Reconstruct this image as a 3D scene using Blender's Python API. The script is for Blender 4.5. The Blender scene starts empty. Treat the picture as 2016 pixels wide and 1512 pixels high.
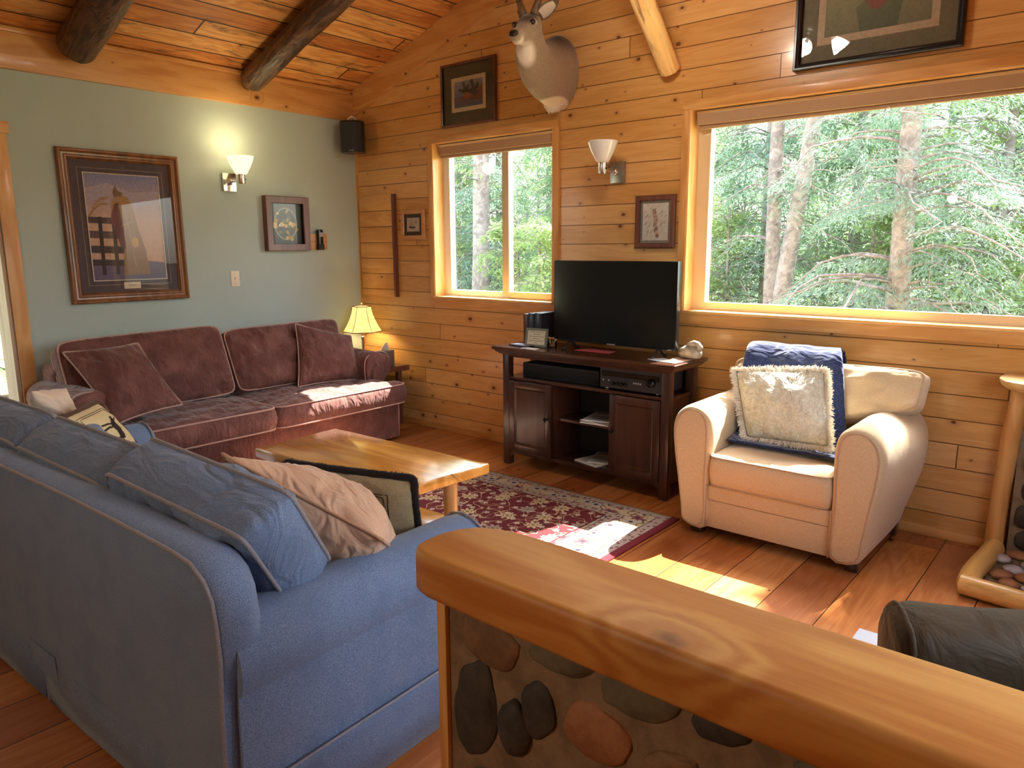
SKY, SUN, FIXW, REARW, EXPO = 1.3, 34., 60., 44., .43
CAM = (1452.13776, .703233170, .184016900, -.00544493812, 5.31536393, -4.20053134)
import bpy, bmesh, math, random
from mathutils import Vector, Matrix, noise
C = bpy.context.scene.collection
PI = math.pi
V = Vector

# ------------------------------------------------------------------ materials
class NB:
    def __init__(s, name):
        s.m = bpy.data.materials.new(name); s.m.use_nodes = True
        s.t = s.m.node_tree; s.t.nodes.clear()
        s.out = s.n('ShaderNodeOutputMaterial')
        s.b = s.n('ShaderNodeBsdfPrincipled'); s.l(s.b.outputs[0], s.out.inputs[0])
    def n(s, t, **k):
        x = s.t.nodes.new(t)
        for a, v in k.items(): setattr(x, a, v)
        return x
    def l(s, a, b): s.t.links.new(a, b)
    def put(s, sock, v):
        if hasattr(v, 'is_output'): s.l(v, sock)
        else: sock.default_value = v
    def math(s, op, a, b=None, c=None, clamp=False):
        x = s.n('ShaderNodeMath', operation=op); x.use_clamp = clamp
        s.put(x.inputs[0], a)
        if b is not None: s.put(x.inputs[1], b)
        if c is not None: s.put(x.inputs[2], c)
        return x.outputs[0]
    def comb(s, x, y, z):
        c = s.n('ShaderNodeCombineXYZ')
        for i, v in enumerate((x, y, z)): s.put(c.inputs[i], v)
        return c.outputs[0]
    def sep(s, v):
        x = s.n('ShaderNodeSeparateXYZ'); s.l(v, x.inputs[0]); return x.outputs
    def pos(s, what='Object'): return s.n('ShaderNodeTexCoord').outputs[what]
    def noise(s, v, scale, detail=2, rough=.5, dist=0):
        x = s.n('ShaderNodeTexNoise'); x.inputs['Scale'].default_value = scale
        x.inputs['Detail'].default_value = detail; x.inputs['Roughness'].default_value = rough
        x.inputs['Distortion'].default_value = dist
        if v is not None: s.l(v, x.inputs['Vector'])
        return x.outputs['Fac']
    def white(s, v, dim='2D'):
        x = s.n('ShaderNodeTexWhiteNoise', noise_dimensions=dim)
        if dim == '1D': s.put(x.inputs['W'], v)
        else: s.l(v, x.inputs['Vector'])
        return x
    def vor(s, v, scale, feature='F1', rnd=1, dim='2D'):
        x = s.n('ShaderNodeTexVoronoi', feature=feature, voronoi_dimensions=dim); x.inputs['Scale'].default_value = scale
        x.inputs['Randomness'].default_value = rnd
        s.l(v, x.inputs['Vector']); return x
    def ramp(s, f, stops, interp='LINEAR'):
        x = s.n('ShaderNodeValToRGB'); s.l(f, x.inputs[0]); e = x.color_ramp.elements
        x.color_ramp.interpolation = interp
        while len(e) < len(stops): e.new(.5)
        for el, (p, c) in zip(e, stops): el.position = p; el.color = (*c, 1)
        return x.outputs[0]
    def mix(s, f, a, b, mode='MIX'):
        x = s.n('ShaderNodeMix', data_type='RGBA', blend_type=mode)
        s.put(x.inputs[0], f)
        for i, v in ((6, a), (7, b)):
            if hasattr(v, 'is_output'): s.l(v, x.inputs[i])
            else: x.inputs[i].default_value = (*v, 1)
        return x.outputs[2]
    def mr(s, v, a, b, c=0, d=1, smooth=True):
        x = s.n('ShaderNodeMapRange', interpolation_type='SMOOTHSTEP' if smooth else 'LINEAR')
        s.l(v, x.inputs[0])
        for i, q in enumerate((a, b, c, d)): x.inputs[i + 1].default_value = q
        return x.outputs[0]
    def bump(s, h, strength=.3, dist=.01, prev=None):
        x = s.n('ShaderNodeBump'); x.inputs['Strength'].default_value = strength
        x.inputs['Distance'].default_value = dist; s.l(h, x.inputs['Height'])
        if prev is not None: s.l(prev, x.inputs['Normal'])
        return x.outputs[0]
    def fin(s, col=None, rough=.5, metal=0, norm=None, coat=0, coatr=.1, spec=.5, sheen=0, **k):
        if col is not None:
            if hasattr(col, 'is_output'): s.l(col, s.b.inputs['Base Color'])
            else: s.b.inputs['Base Color'].default_value = (*col, 1)
        s.put(s.b.inputs['Roughness'], rough); s.b.inputs['Metallic'].default_value = metal
        if norm is not None: s.l(norm, s.b.inputs['Normal'])
        s.b.inputs['Coat Weight'].default_value = coat; s.b.inputs['Coat Roughness'].default_value = coatr
        s.b.inputs['Specular IOR Level'].default_value = spec
        s.b.inputs['Sheen Weight'].default_value = sheen
        if sheen: s.b.inputs['Sheen Roughness'].default_value = .4
        for a, v in k.items(): s.put(s.b.inputs[a.replace('_', ' ')], v)
        return s.m

def srgb(h):
    r = [int(h[i:i+2], 16) / 255 for i in (0, 2, 4)]
    return tuple(c / 12.92 if c < .04045 else ((c + .055) / 1.055) ** 2.4 for c in r)

def plain(name, col, rough=.5, **k): return NB(name).fin(col, rough, **k)

def planks(name, ua, va, w, L, cols, knot=(.05, .012, .004), kscale=3.2, kamt=.55, rough=.3, coat=.3, groove=.004,
           gdepth=1., gcol=.35, vs=1., tone=.35, vary=None, blotch=0, ringk=.3):
    """boards along axis ua, stacked along axis va; w board width, L board length"""
    s = NB(name); P = s.sep(s.pos())
    U = P[ua]; W = s.math('DIVIDE', s.math('MULTIPLY', P[va], vs), w)
    row = s.math('FLOOR', W); fv = s.math('FRACT', W)
    rn = s.white(row, '1D').outputs['Value']
    us = s.math('ADD', s.math('DIVIDE', U, L), s.math('MULTIPLY', rn, 7.3))
    seg = s.math('FLOOR', us); fu = s.math('FRACT', us)
    idn = s.white(s.comb(row, seg, 0)); idv = idn.outputs['Value']
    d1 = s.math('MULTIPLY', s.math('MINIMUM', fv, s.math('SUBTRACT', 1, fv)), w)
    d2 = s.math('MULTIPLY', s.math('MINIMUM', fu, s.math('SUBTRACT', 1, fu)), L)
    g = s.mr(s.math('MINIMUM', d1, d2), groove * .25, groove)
    off = s.math('MULTIPLY', idv, 37.)
    u2 = s.math('ADD', U, off); v2 = s.math('ADD', s.math('MULTIPLY', P[va], vs), s.math('MULTIPLY', idv, 11.))
    # knots
    kv = s.comb(s.math('MULTIPLY', u2, 1.), s.math('MULTIPLY', v2, 1.45), off)
    kx = s.vor(kv, kscale)
    ks = s.sep(kx.outputs['Color'])
    rad = s.math('MULTIPLY', s.math('MULTIPLY', s.math('SUBTRACT', ks[0], 1 - kamt, clamp=True), s.math('MULTIPLY_ADD', ks[1], 1.1, .25)), .11 / kamt * (kscale / 3.2) * .62)
    kd = s.math('DIVIDE', s.math('ADD', kx.outputs['Distance'], s.math('MULTIPLY', s.math('SUBTRACT', s.noise(kv, 60., 2), .5), .03)), s.math('ADD', rad, .0001))
    kmask = s.math('MULTIPLY', s.math('SUBTRACT', 1, s.mr(kd, .55, 1.)), s.math('GREATER_THAN', rad, .012))
    khalo = s.math('MULTIPLY', s.math('SUBTRACT', 1, s.mr(kd, .8, 3.)), s.math('GREATER_THAN', rad, .012))
    # rings / grain
    rv = s.comb(s.math('MULTIPLY', u2, .9), s.math('MULTIPLY', v2, 7.), off)
    rr = s.math('ADD', s.noise(rv, 1.1, 3, .55, .4), s.math('MULTIPLY', khalo, .35))
    rings = s.math('MULTIPLY_ADD', s.math('SINE', s.math('MULTIPLY', rr, 46.)), .5, .5)
    fine = s.noise(s.comb(s.math('MULTIPLY', u2, 4.), s.math('MULTIPLY', v2, 120.), off), 1., 3, .6)
    broad = s.noise(s.comb(s.math('MULTIPLY', u2, 1.1), s.math('MULTIPLY', v2, 3.), off), 1., 3, .5)
    f = s.math('ADD', s.math('MULTIPLY', rings, ringk), s.math('ADD', s.math('MULTIPLY', fine, .3), s.math('MULTIPLY_ADD', broad, .55, .15 - ringk * .5)))
    f = s.math('ADD', f, s.math('MULTIPLY', s.math('SUBTRACT', idv, .5), tone), clamp=True)
    col = s.ramp(f, cols)
    if vary: col = s.mix(s.math('MULTIPLY', s.sep(idn.outputs['Color'])[1], vary[1]), col, vary[0])
    if blotch:
        bn = s.mr(s.noise(s.comb(s.math('MULTIPLY', u2, 2.), s.math('MULTIPLY', v2, 7.), off), 1.2, 5, .7, 1.2), .5, .72)
        col = s.mix(s.math('MULTIPLY', bn, blotch), col, (.035, .012, .005))
    col = s.mix(s.math('MULTIPLY', khalo, .28), col, tuple(c * 3 for c in knot))
    col = s.mix(s.math('MULTIPLY', kmask, .88), col, knot)
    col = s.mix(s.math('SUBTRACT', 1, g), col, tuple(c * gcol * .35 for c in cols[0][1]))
    b = s.bump(g, gdepth, .004)
    b = s.bump(fine, .05, .002, b)
    b = s.bump(s.noise(s.comb(s.math('MULTIPLY', u2, 1.), s.math('MULTIPLY', v2, 6.), off), 2., 2), .12, .01, b)
    return s.fin(col, rough, norm=b, coat=coat, coatr=.12)

def wood(name, ax, cols, knot=(.06, .015, .005), kscale=2.2, kamt=.35, rough=.35, coat=.3, ring=30., blot=0, coord='Object', st=6., bk=0., kpos=()):
    s = NB(name); P = s.sep(s.pos(coord))
    o = [i for i in range(3) if i != ax]
    U = P[ax]; A = P[o[0]]; B = P[o[1]]
    kv = s.comb(U, s.math('MULTIPLY', s.math('ADD', A, B), 1.4), 0)
    kx = s.vor(kv, kscale); ks = s.sep(kx.outputs['Color'])
    rad = s.math('MULTIPLY', s.math('SUBTRACT', ks[0], 1 - kamt, clamp=True), .085 / kamt * (kscale / 3.2))
    kd = s.math('DIVIDE', kx.outputs['Distance'], s.math('ADD', rad, .0001))
    ok = s.math('GREATER_THAN', rad, .012)
    kmask = s.math('MULTIPLY', s.math('SUBTRACT', 1, s.mr(kd, .5, 1.)), ok)
    khalo = s.math('MULTIPLY', s.math('SUBTRACT', 1, s.mr(kd, .8, 3.)), ok)
    for (px, py, pz, pr) in kpos:
        q = s.n('ShaderNodeVectorMath', operation='SUBTRACT'); s.l(s.pos(coord), q.inputs[0]); q.inputs[1].default_value = (px, py, pz)
        q2 = s.n('ShaderNodeVectorMath', operation='MULTIPLY'); s.l(q.outputs[0], q2.inputs[0]); q2.inputs[1].default_value = tuple((.7 if i == ax else 1.) / pr for i in range(3))
        q3 = s.n('ShaderNodeVectorMath', operation='LENGTH'); s.l(q2.outputs[0], q3.inputs[0]); dd = s.math('ADD', q3.outputs['Value'], s.math('MULTIPLY', s.math('SUBTRACT', s.noise(s.pos(coord), 40., 2), .5), .5))
        kmask = s.math('MAXIMUM', kmask, s.math('MULTIPLY', s.math('SUBTRACT', 1, s.mr(dd, .4, 1.1)), .8)); khalo = s.math('MAXIMUM', khalo, s.math('SUBTRACT', 1, s.mr(dd, .7, 4.2)))
    rr = s.math('ADD', s.noise(s.comb(s.math('MULTIPLY', U, .8), s.math('MULTIPLY', A, st), s.math('MULTIPLY', B, st)), 1.1, 3, .5, .3), s.math('MULTIPLY', khalo, .35))
    rings = s.math('MULTIPLY_ADD', s.math('SINE', s.math('MULTIPLY', rr, ring)), .5, .5)
    fine = s.noise(s.comb(s.math('MULTIPLY', U, 5.), s.math('MULTIPLY', A, 120.), s.math('MULTIPLY', B, 120.)), 1., 3, .6)
    f = s.math('ADD', s.math('MULTIPLY', rings, .35), s.math('ADD', s.math('MULTIPLY', fine, .3), s.math('MULTIPLY', rr, .45)), clamp=True)
    col = s.ramp(f, cols)
    if blot:
        bn = s.mr(s.noise(s.comb(s.math('MULTIPLY', U, 2.), s.math('MULTIPLY', A, 8.), s.math('MULTIPLY', B, 8.)), 1.5, 4, .65, .8), .5, .7)
        col = s.mix(s.math('MULTIPLY', bn, blot), col, knot)
    col = s.mix(s.math('MULTIPLY', khalo, .25), col, tuple(c * 3 for c in knot))
    col = s.mix(s.math('MULTIPLY', kmask, .85), col, knot)
    nb = s.bump(fine, .06, .002)
    if bk: nb = s.bump(s.noise(s.comb(s.math('MULTIPLY', U, 8.), s.math('MULTIPLY', A, 22.), s.math('MULTIPLY', B, 22.)), 1.5, 4, .6), bk, .02, nb)
    return s.fin(col, rough, norm=nb, coat=coat, coatr=.12)

def fabric(name, c1, c2, scale=260., rough=.95, bumps=.25, sheen=.3, low=None, lowamt=.5, lscale=7., fold=0.):
    s = NB(name); p = s.pos()
    f = s.noise(p, scale, 3, .7)
    col = s.mix(s.mr(f, .35, .65), c1, c2)
    if low: col = s.mix(s.math('MULTIPLY', s.mr(s.noise(p, lscale, 4, .6), .42, .68), lowamt), col, low)
    b = s.bump(s.noise(p, scale * 1.3, 2, .6), bumps, .0015)
    b = s.bump(s.noise(p, 18., 3, .5), .12, .01, b)
    if fold:
        q = s.sep(p); b = s.bump(s.noise(s.comb(s.math('MULTIPLY', q[0], 4.), s.math('MULTIPLY', q[1], 11.), s.math('MULTIPLY', q[2], 6.)), 1.3, 2, .5, 1.2), fold, .05, b)
    return s.fin(col, rough, norm=b, sheen=sheen, spec=.2)

def emis(name, col, st, base=(1, 1, 1)):
    s = NB(name)
    return s.fin(base, .4, Emission_Color=(*col, 1), Emission_Strength=st)

def glassmat(name, refl=1., tint=(1, 1, 1)):
    s = NB(name); s.t.nodes.remove(s.b)
    tr = s.n('ShaderNodeBsdfTransparent'); tr.inputs[0].default_value = (*tint, 1)
    gl = s.n('ShaderNodeBsdfGlossy'); gl.inputs['Roughness'].default_value = .01
    fr = s.n('ShaderNodeFresnel'); bf = s.n('ShaderNodeNewGeometry').outputs['Backfacing']; s.l(s.math('MULTIPLY_ADD', bf, 1 / 1.5 - 1.5, 1.5), fr.inputs['IOR'])
    mx = s.n('ShaderNodeMixShader'); s.l(s.math('MULTIPLY', fr.outputs[0], refl, clamp=True), mx.inputs[0])
    s.l(tr.outputs[0], mx.inputs[1]); s.l(gl.outputs[0], mx.inputs[2]); s.l(mx.outputs[0], s.out.inputs[0])
    return s.m

def inkmat(name):
    s = NB(name); a = s.n('ShaderNodeVertexColor', layer_name='Col')
    n = s.noise(s.pos(), 60., 4, .7)
    col = s.mix(s.mr(n, .3, .7, 0, .35), a.outputs[0], (.45, .42, .36), 'MULTIPLY')
    return s.fin(col, .7)

M = {}
pine = [(0., srgb('A8743A')), (.4, srgb('C8924F')), (.7, srgb('D9A766')), (1., srgb('E8BF84'))]
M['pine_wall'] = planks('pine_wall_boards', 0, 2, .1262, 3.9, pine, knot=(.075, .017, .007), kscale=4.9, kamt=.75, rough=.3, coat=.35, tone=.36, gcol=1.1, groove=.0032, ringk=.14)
M['pine_wall_side'] = planks('pine_wall_boards_side', 1, 2, .1262, 2.6, pine, knot=(.075, .016, .006), kamt=.62, rough=.32, coat=.3, tone=.3)
M['floor'] = planks('fir_floor_boards', 1, 0, .235, 3.2, [(0., srgb('80421F')), (.4, srgb('A9632F')), (.7, srgb('C27E42')), (1., srgb('D69A60'))],
                    knot=(.05, .013, .006), kscale=2.4, kamt=.4, rough=.26, coat=.25, groove=.003, gdepth=.6, tone=.5, ringk=.16, vary=((.2, .05, .03), .5))
M['ceil'] = planks('rough_ceiling_boards', 1, 0, .17, 3.4, [(0., srgb('8A4B20')), (.4, srgb('BC7436')), (.75, srgb('D4924C')), (1., srgb('E4AE68'))],
                   knot=(.05, .012, .004), kscale=2.6, kamt=.35, rough=.55, coat=0, groove=.008, gdepth=1., gcol=.1, tone=.55, vs=1.058, blotch=.8)
trimc = [(0., srgb('B47A3C')), (.45, srgb('CC9250')), (.75, srgb('DAA664')), (1., srgb('E6BA7E'))]
for k, a in (('trim_x', 0), ('trim_y', 1), ('trim_z', 2)):
    M[k] = wood('pine_' + k, a, trimc, kscale=3.2, kamt=.4, rough=.42, coat=.12)
M['jamb'] = wood('pale_jamb_pine', 2, [(0., srgb('D79A50')), (.5, srgb('E8B36A')), (1., srgb('F2CB8E'))], kscale=2.4, kamt=.25, rough=.3, coat=.3)
M['sill'] = wood('pale_sill_pine', 0, [(0., srgb('D79A50')), (.5, srgb('E8B36A')), (1., srgb('F2CB8E'))], kscale=1.5, kamt=.1, rough=.3, coat=.3)
M['cap'] = wood('varnished_cap_fir', 0, [(0., srgb('8A4C1E')), (.4, srgb('B87430')), (.7, srgb('CA8E44')), (1., srgb('D8A256'))], knot=(.06, .016, .006), kscale=1.25, kamt=.1, rough=.5, coat=.0, ring=34., st=5., kpos=((4.835, -3.275, .905, .03), (5.6, -3.2, .92, .02)))
M['darklog'] = wood('dark_stained_log', 0, [(0., srgb('1E120B')), (.45, srgb('452E1D')), (.8, srgb('765234')), (1., srgb('94704A'))], knot=(.03, .015, .008), kscale=5, kamt=.3, rough=.42, coat=.05, ring=60, blot=.6, bk=.8)
M['peeled'] = wood('peeled_pale_log', 2, [(0., srgb('C98F45')), (.4, srgb('E5B66C')), (1., srgb('F4D595'))], knot=(.14, .045, .015), kscale=3., kamt=.3, rough=.4, coat=.2, blot=.75)
M['peeled_x'] = wood('peeled_border_log', 0, [(0., srgb('C08A3E')), (.5, srgb('DDAE60')), (1., srgb('EECB85'))], knot=(.16, .05, .02), kscale=3., kamt=.3, rough=.4, coat=.2, blot=.3)
M['peeled_y'] = wood('peeled_border_log_y', 1, [(0., srgb('C08A3E')), (.5, srgb('DDAE60')), (1., srgb('EECB85'))], knot=(.16, .05, .02), kscale=3., kamt=.3, rough=.4, coat=.2, blot=.3)
M['table'] = wood('honey_table_wood', 0, [(0., srgb('9A5A22')), (.4, srgb('C38538')), (.7, srgb('D99F4C')), (1., srgb('E6B768'))], kscale=2., kamt=.3, rough=.2, coat=.5, ring=26., st=5.)
M['table_leg'] = wood('peeled_table_leg', 2, [(0., srgb('B5793A')), (.5, srgb('D49D57')), (1., srgb('E9BE80'))], kscale=6., kamt=.3, rough=.35, coat=.3)
M['espresso'] = wood('espresso_wood', 2, [(0., srgb('1E0F0A')), (.5, srgb('3A2016')), (1., srgb('533123'))], knot=(.01, .004, .003), kscale=.5, kamt=.01, rough=.3, coat=.3)
M['espresso_x'] = wood('espresso_wood_x', 0, [(0., srgb('1E0F0A')), (.5, srgb('3A2016')), (1., srgb('4C2C1E'))], knot=(.01, .004, .003), kscale=.5, kamt=.01, rough=.25, coat=.4)
M['walnut'] = wood('walnut_frame', 2, [(0., srgb('4A2C16')), (.5, srgb('7A4D28')), (1., srgb('9B6A3C'))], kscale=.5, kamt=.01, rough=.35, coat=.3)
M['mahog'] = wood('mahogany_frame', 2, [(0., srgb('4A271B')), (.5, srgb('653829')), (1., srgb('7A4938'))], kscale=.5, kamt=.01, rough=.4, coat=.15)
M['lightframe'] = wood('light_oak_frame', 0, [(0., srgb('A5713F')), (.5, srgb('C08B57')), (1., srgb('D2A26C'))], kscale=.5, kamt=.01, rough=.5, coat=.1)
M['blue_wall'] = (lambda s: s.fin(s.mix(s.mr(s.noise(s.pos(), 3., 3), .3, .7, 0, .25), srgb('B4C3BC'), srgb('AABBB6')), .85, norm=s.bump(s.noise(s.pos(), 90., 3, .6), .25, .002), spec=.25))(NB('blue_green_wall_paint'))
M['black'] = plain('black_plastic', (.008, .008, .009), .25)
M['blackm'] = plain('matt_black', (.012, .012, .013), .6)
M['screen'] = plain('tv_screen_glass', (.006, .006, .006), .12, spec=.3)
M['grey'] = plain('grey_plastic', (.3, .3, .31), .4)
M['chrome'] = plain('chrome', (.75, .73, .7), .14, metal=1)
M['nickel'] = plain('brushed_nickel', (.42, .4, .38), .3, metal=1)
M['iron'] = plain('dark_iron', (.03, .025, .022), .4, metal=1)
M['white'] = plain('white_vinyl', (.82, .83, .82), .35)
M['almond'] = plain('almond_vinyl', srgb('DCC9A4'), .35)
M['ivory'] = plain('ivory_plastic', srgb('E8DEC4'), .4)
M['paper'] = plain('paper', (.8, .8, .78), .8)
M['pinkp'] = plain('pink_paper', srgb('B5525E'), .8)
M['pale'] = plain('pale_grey_mat', srgb('B9C2D2'), .9)
M['shadebl'] = fabric('roller_shade', srgb('B79A7C'), srgb('AF9072'), 200, .8, .1, 0)
M['glass'] = glassmat('window_glass', 1.)
M['picglass'] = glassmat('picture_glass', .85)
M['ink'] = inkmat('print_ink')
M['denim'] = fabric('blue_denim', srgb('566A88'), srgb('8798B2'), 420, .95, .4, .2, low=srgb('5E7290'), lowamt=.4)
M['denim_soft'] = fabric('blue_denim_cushion', srgb('566A88'), srgb('8798B2'), 420, .95, .4, .2, low=srgb('5E7290'), lowamt=.4, fold=.55)
M['denim_pipe'] = fabric('denim_piping', srgb('837F80'), srgb('989498'), 260, .9, .3, .2)
M['brown'] = fabric('brown_microsuede', srgb('5E3C37'), srgb('704A44'), 150, .85, .2, .3, low=srgb('8E645A'), lowamt=.5, lscale=6., fold=.45)
M['brown_pipe'] = fabric('brown_piping', srgb('B08C80'), srgb('C09C90'), 200, .85, .2, .3)
M['cream'] = fabric('cream_chenille', srgb('BBA27E'), srgb('CEB794'), 300, .95, .2, .3)
M['cream_pipe'] = fabric('cream_piping', srgb('A98C70'), srgb('BBA084'), 300, .9, .2, .2)
M['peach'] = fabric('peach_cotton', srgb('D2A888'), srgb('DDB797'), 300, .95, .15, .3, fold=.6)
M['peach_pipe'] = fabric('peach_piping', srgb('B98E6C'), srgb('C49A78'), 300, .9, .2, .2)
M['tanp'] = fabric('tan_pillow', srgb('D9BFA6'), srgb('E4CDB6'), 300, .95, .15, .3)
M['navy'] = fabric('navy_fleece', srgb('1C2340'), srgb('2C365A'), 120, 1., .4, .5, fold=.5)
M['damask'] = (lambda s: s.fin(s.mix(s.mr(s.noise(s.pos(), 38., 4, .6, 1.5), .46, .54), srgb('CBC7B0'), srgb('DEDAC6')), .55, norm=s.bump(s.noise(s.pos(), 12., 4, .6, 1.5), .8, .04), sheen=.3, spec=.4))(NB('ivory_damask'))
M['fringe'] = fabric('ivory_fringe', srgb('CFC6B4'), srgb('E6DFD0'), 300, .95, .2, .4)
M['deerp'] = fabric('tapestry_cream', srgb('CDB988'), srgb('DCCA9C'), 350, .95, .3, .2)
M['deerp_pipe'] = fabric('tapestry_brown', srgb('4A3226'), srgb('5C4132'), 300, .95, .2, .2)
M['tapd'] = fabric('tapestry_tan', srgb('8E7C5C'), srgb('A3906C'), 260, .9, .3, .2, low=srgb('6B5B40'), lowamt=.4, lscale=12.)
M['blackfr'] = fabric('black_fringe', srgb('15100E'), srgb('2A211C'), 500, 1., .6, .2)
M['leather'] = (lambda s: s.fin(s.mix(s.noise(s.pos(), 9., 4), srgb('3A3020'), srgb('564834')), .62, spec=.25, norm=s.bump(s.noise(s.pos(), 7., 4, .6, .8), .5, .03)))(NB('dark_olive_leather'))
M['kneedle'] = plain('tapestry_thread_dark', srgb('3B2F2A'), .95)
M['lampshade'] = NB('lamp_shade_parchment')
_s = M['lampshade']; _c = _s.mix(_s.mr(_s.noise(_s.pos(), 40., 4, .7), .3, .7), srgb('D8B868'), srgb('F0D98C'))
M['lampshade'] = _s.fin(_c, .7, Emission_Strength=1.1); _s.l(_c, _s.b.inputs['Emission Color'])
M['shade_on'] = emis('lit_glass_shade', (1., .84, .42), 1.25, (.9, .85, .6))
M['shade_off'] = plain('milk_glass', (.75, .76, .78), .2, coat=.5)
M['bulb'] = emis('bulb', (1., .9, .7), 12.)
M['fix_shade'] = emis('fixture_frosted_glass', (1., .90, .76), 78.)
M['rocks'] = plain('hearth_stone_pale', srgb('9A95A0'), .6)
M['duck'] = (lambda s: s.fin(s.mix(s.mr(s.noise(s.pos(), 25., 4), .4, .6), srgb('8E8270'), srgb('A99E8C')), .6, norm=s.bump(s.noise(s.pos(), 60., 3), .2, .003)))(NB('grey_carved_wood'))
def stonemat(n, a, b):
    s = NB(n); p = s.pos()
    return s.fin(s.mix(s.mr(s.noise(p, 14., 5, .65), .35, .65), srgb(a), srgb(b)), .7, norm=s.bump(s.noise(p, 70., 4, .6), .35, .004))
M['st_dark'] = stonemat('river_stone_dark', '2E2B27', '453F38')
M['st_brown'] = stonemat('river_stone_brown', '6E5238', '8A6A4A')
M['st_rust'] = stonemat('river_stone_rust', '8A5A3C', 'A5734F')
M['st_grey'] = stonemat('river_stone_grey', '57503F', '6E6552')
M['st_pale'] = stonemat('river_stone_pale', '9C98A0', 'BDB9BE')
M['mortar'] = stonemat('mortar', '6F5C46', '8A755C')
M['bark'] = (lambda s: s.fin(s.mix(s.mr(s.noise(s.pos(), 9., 5, .7, .6), .35, .65), srgb('7E7674'), srgb('AAA29E')), .9, norm=s.bump(s.noise(s.comb(*[s.math('MULTIPLY', q, k) for q, k in zip(s.sep(s.pos()), (1, 1, .35))]), 22., 4, .7), 1., .03)))(NB('conifer_bark'))
def leafmat(n, a, b):
    s = NB(n); o = s.n('ShaderNodeObjectInfo')
    c = s.mix(s.noise(s.pos(), 3., 3), srgb(a), srgb(b))
    d = s.n('ShaderNodeBsdfDiffuse'); t = s.n('ShaderNodeBsdfTranslucent'); s.l(c, d.inputs[0]); s.l(c, t.inputs[0])
    mx = s.n('ShaderNodeMixShader'); mx.inputs[0].default_value = .45
    s.l(d.outputs[0], mx.inputs[1]); s.l(t.outputs[0], mx.inputs[2]); s.l(mx.outputs[0], s.out.inputs[0]); s.t.nodes.remove(s.b)
    return s.m
M['needle'] = leafmat('fir_needles', '76947A', 'A6C09C')
M['needle2'] = leafmat('blue_fir_needles', '7E9C8A', 'A8C0B0')
M['leaf'] = leafmat('yellow_green_leaves', '92AC70', 'BACC98')
M['forest_floor'] = stonemat('forest_floor', '8E966C', 'ACAC84')
M['deck'] = planks('deck_boards', 1, 0, .14, 4., [(0., srgb('6E5C4A')), (.5, srgb('94826C')), (1., srgb('B09E86'))], rough=.8, coat=0)
M['hair'] = plain('deer_dark', (.015, .01, .008), .5)
M['eye'] = plain('glass_eye', (.006, .004, .003), .05, coat=1)
M['nose'] = plain('black_nose', (.01, .009, .009), .35)
M['antler'] = plain('antler', srgb('6B5138'), .6)
# ------------------------------------------------------------------ geometry helpers
def link(name, me, mat, parent=None, smooth=True):
    o = bpy.data.objects.new(name, me); C.objects.link(o)
    if mat is not None and not me.materials: me.materials.append(mat)
    if parent is not None: o.parent = parent
    if smooth:
        for p in me.polygons: p.use_smooth = True
    return o
def mesh(name, vs, fs, mat, parent=None, smooth=False):
    me = bpy.data.meshes.new(name); me.from_pydata([tuple(v) for v in vs], [], fs); me.update()
    return link(name, me, mat, parent, smooth)
def empty(name, label, cat, loc=(0, 0, 0), rot=0, group=None):
    o = bpy.data.objects.new(name, None); C.objects.link(o); o.location = loc; o.rotation_euler = (0, 0, rot)
    o.empty_display_size = .1
    o['label'] = label; o['category'] = cat
    if group: o['group'] = group
    return o
def tag(o, label, cat, group=None, kind=None):
    o['label'] = label; o['category'] = cat
    if group: o['group'] = group
    if kind: o['kind'] = kind
    return o
def struct(o, label=None, cat=None):
    o['kind'] = 'structure'
    if label: o['label'] = label
    if cat: o['category'] = cat
    return o

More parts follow.
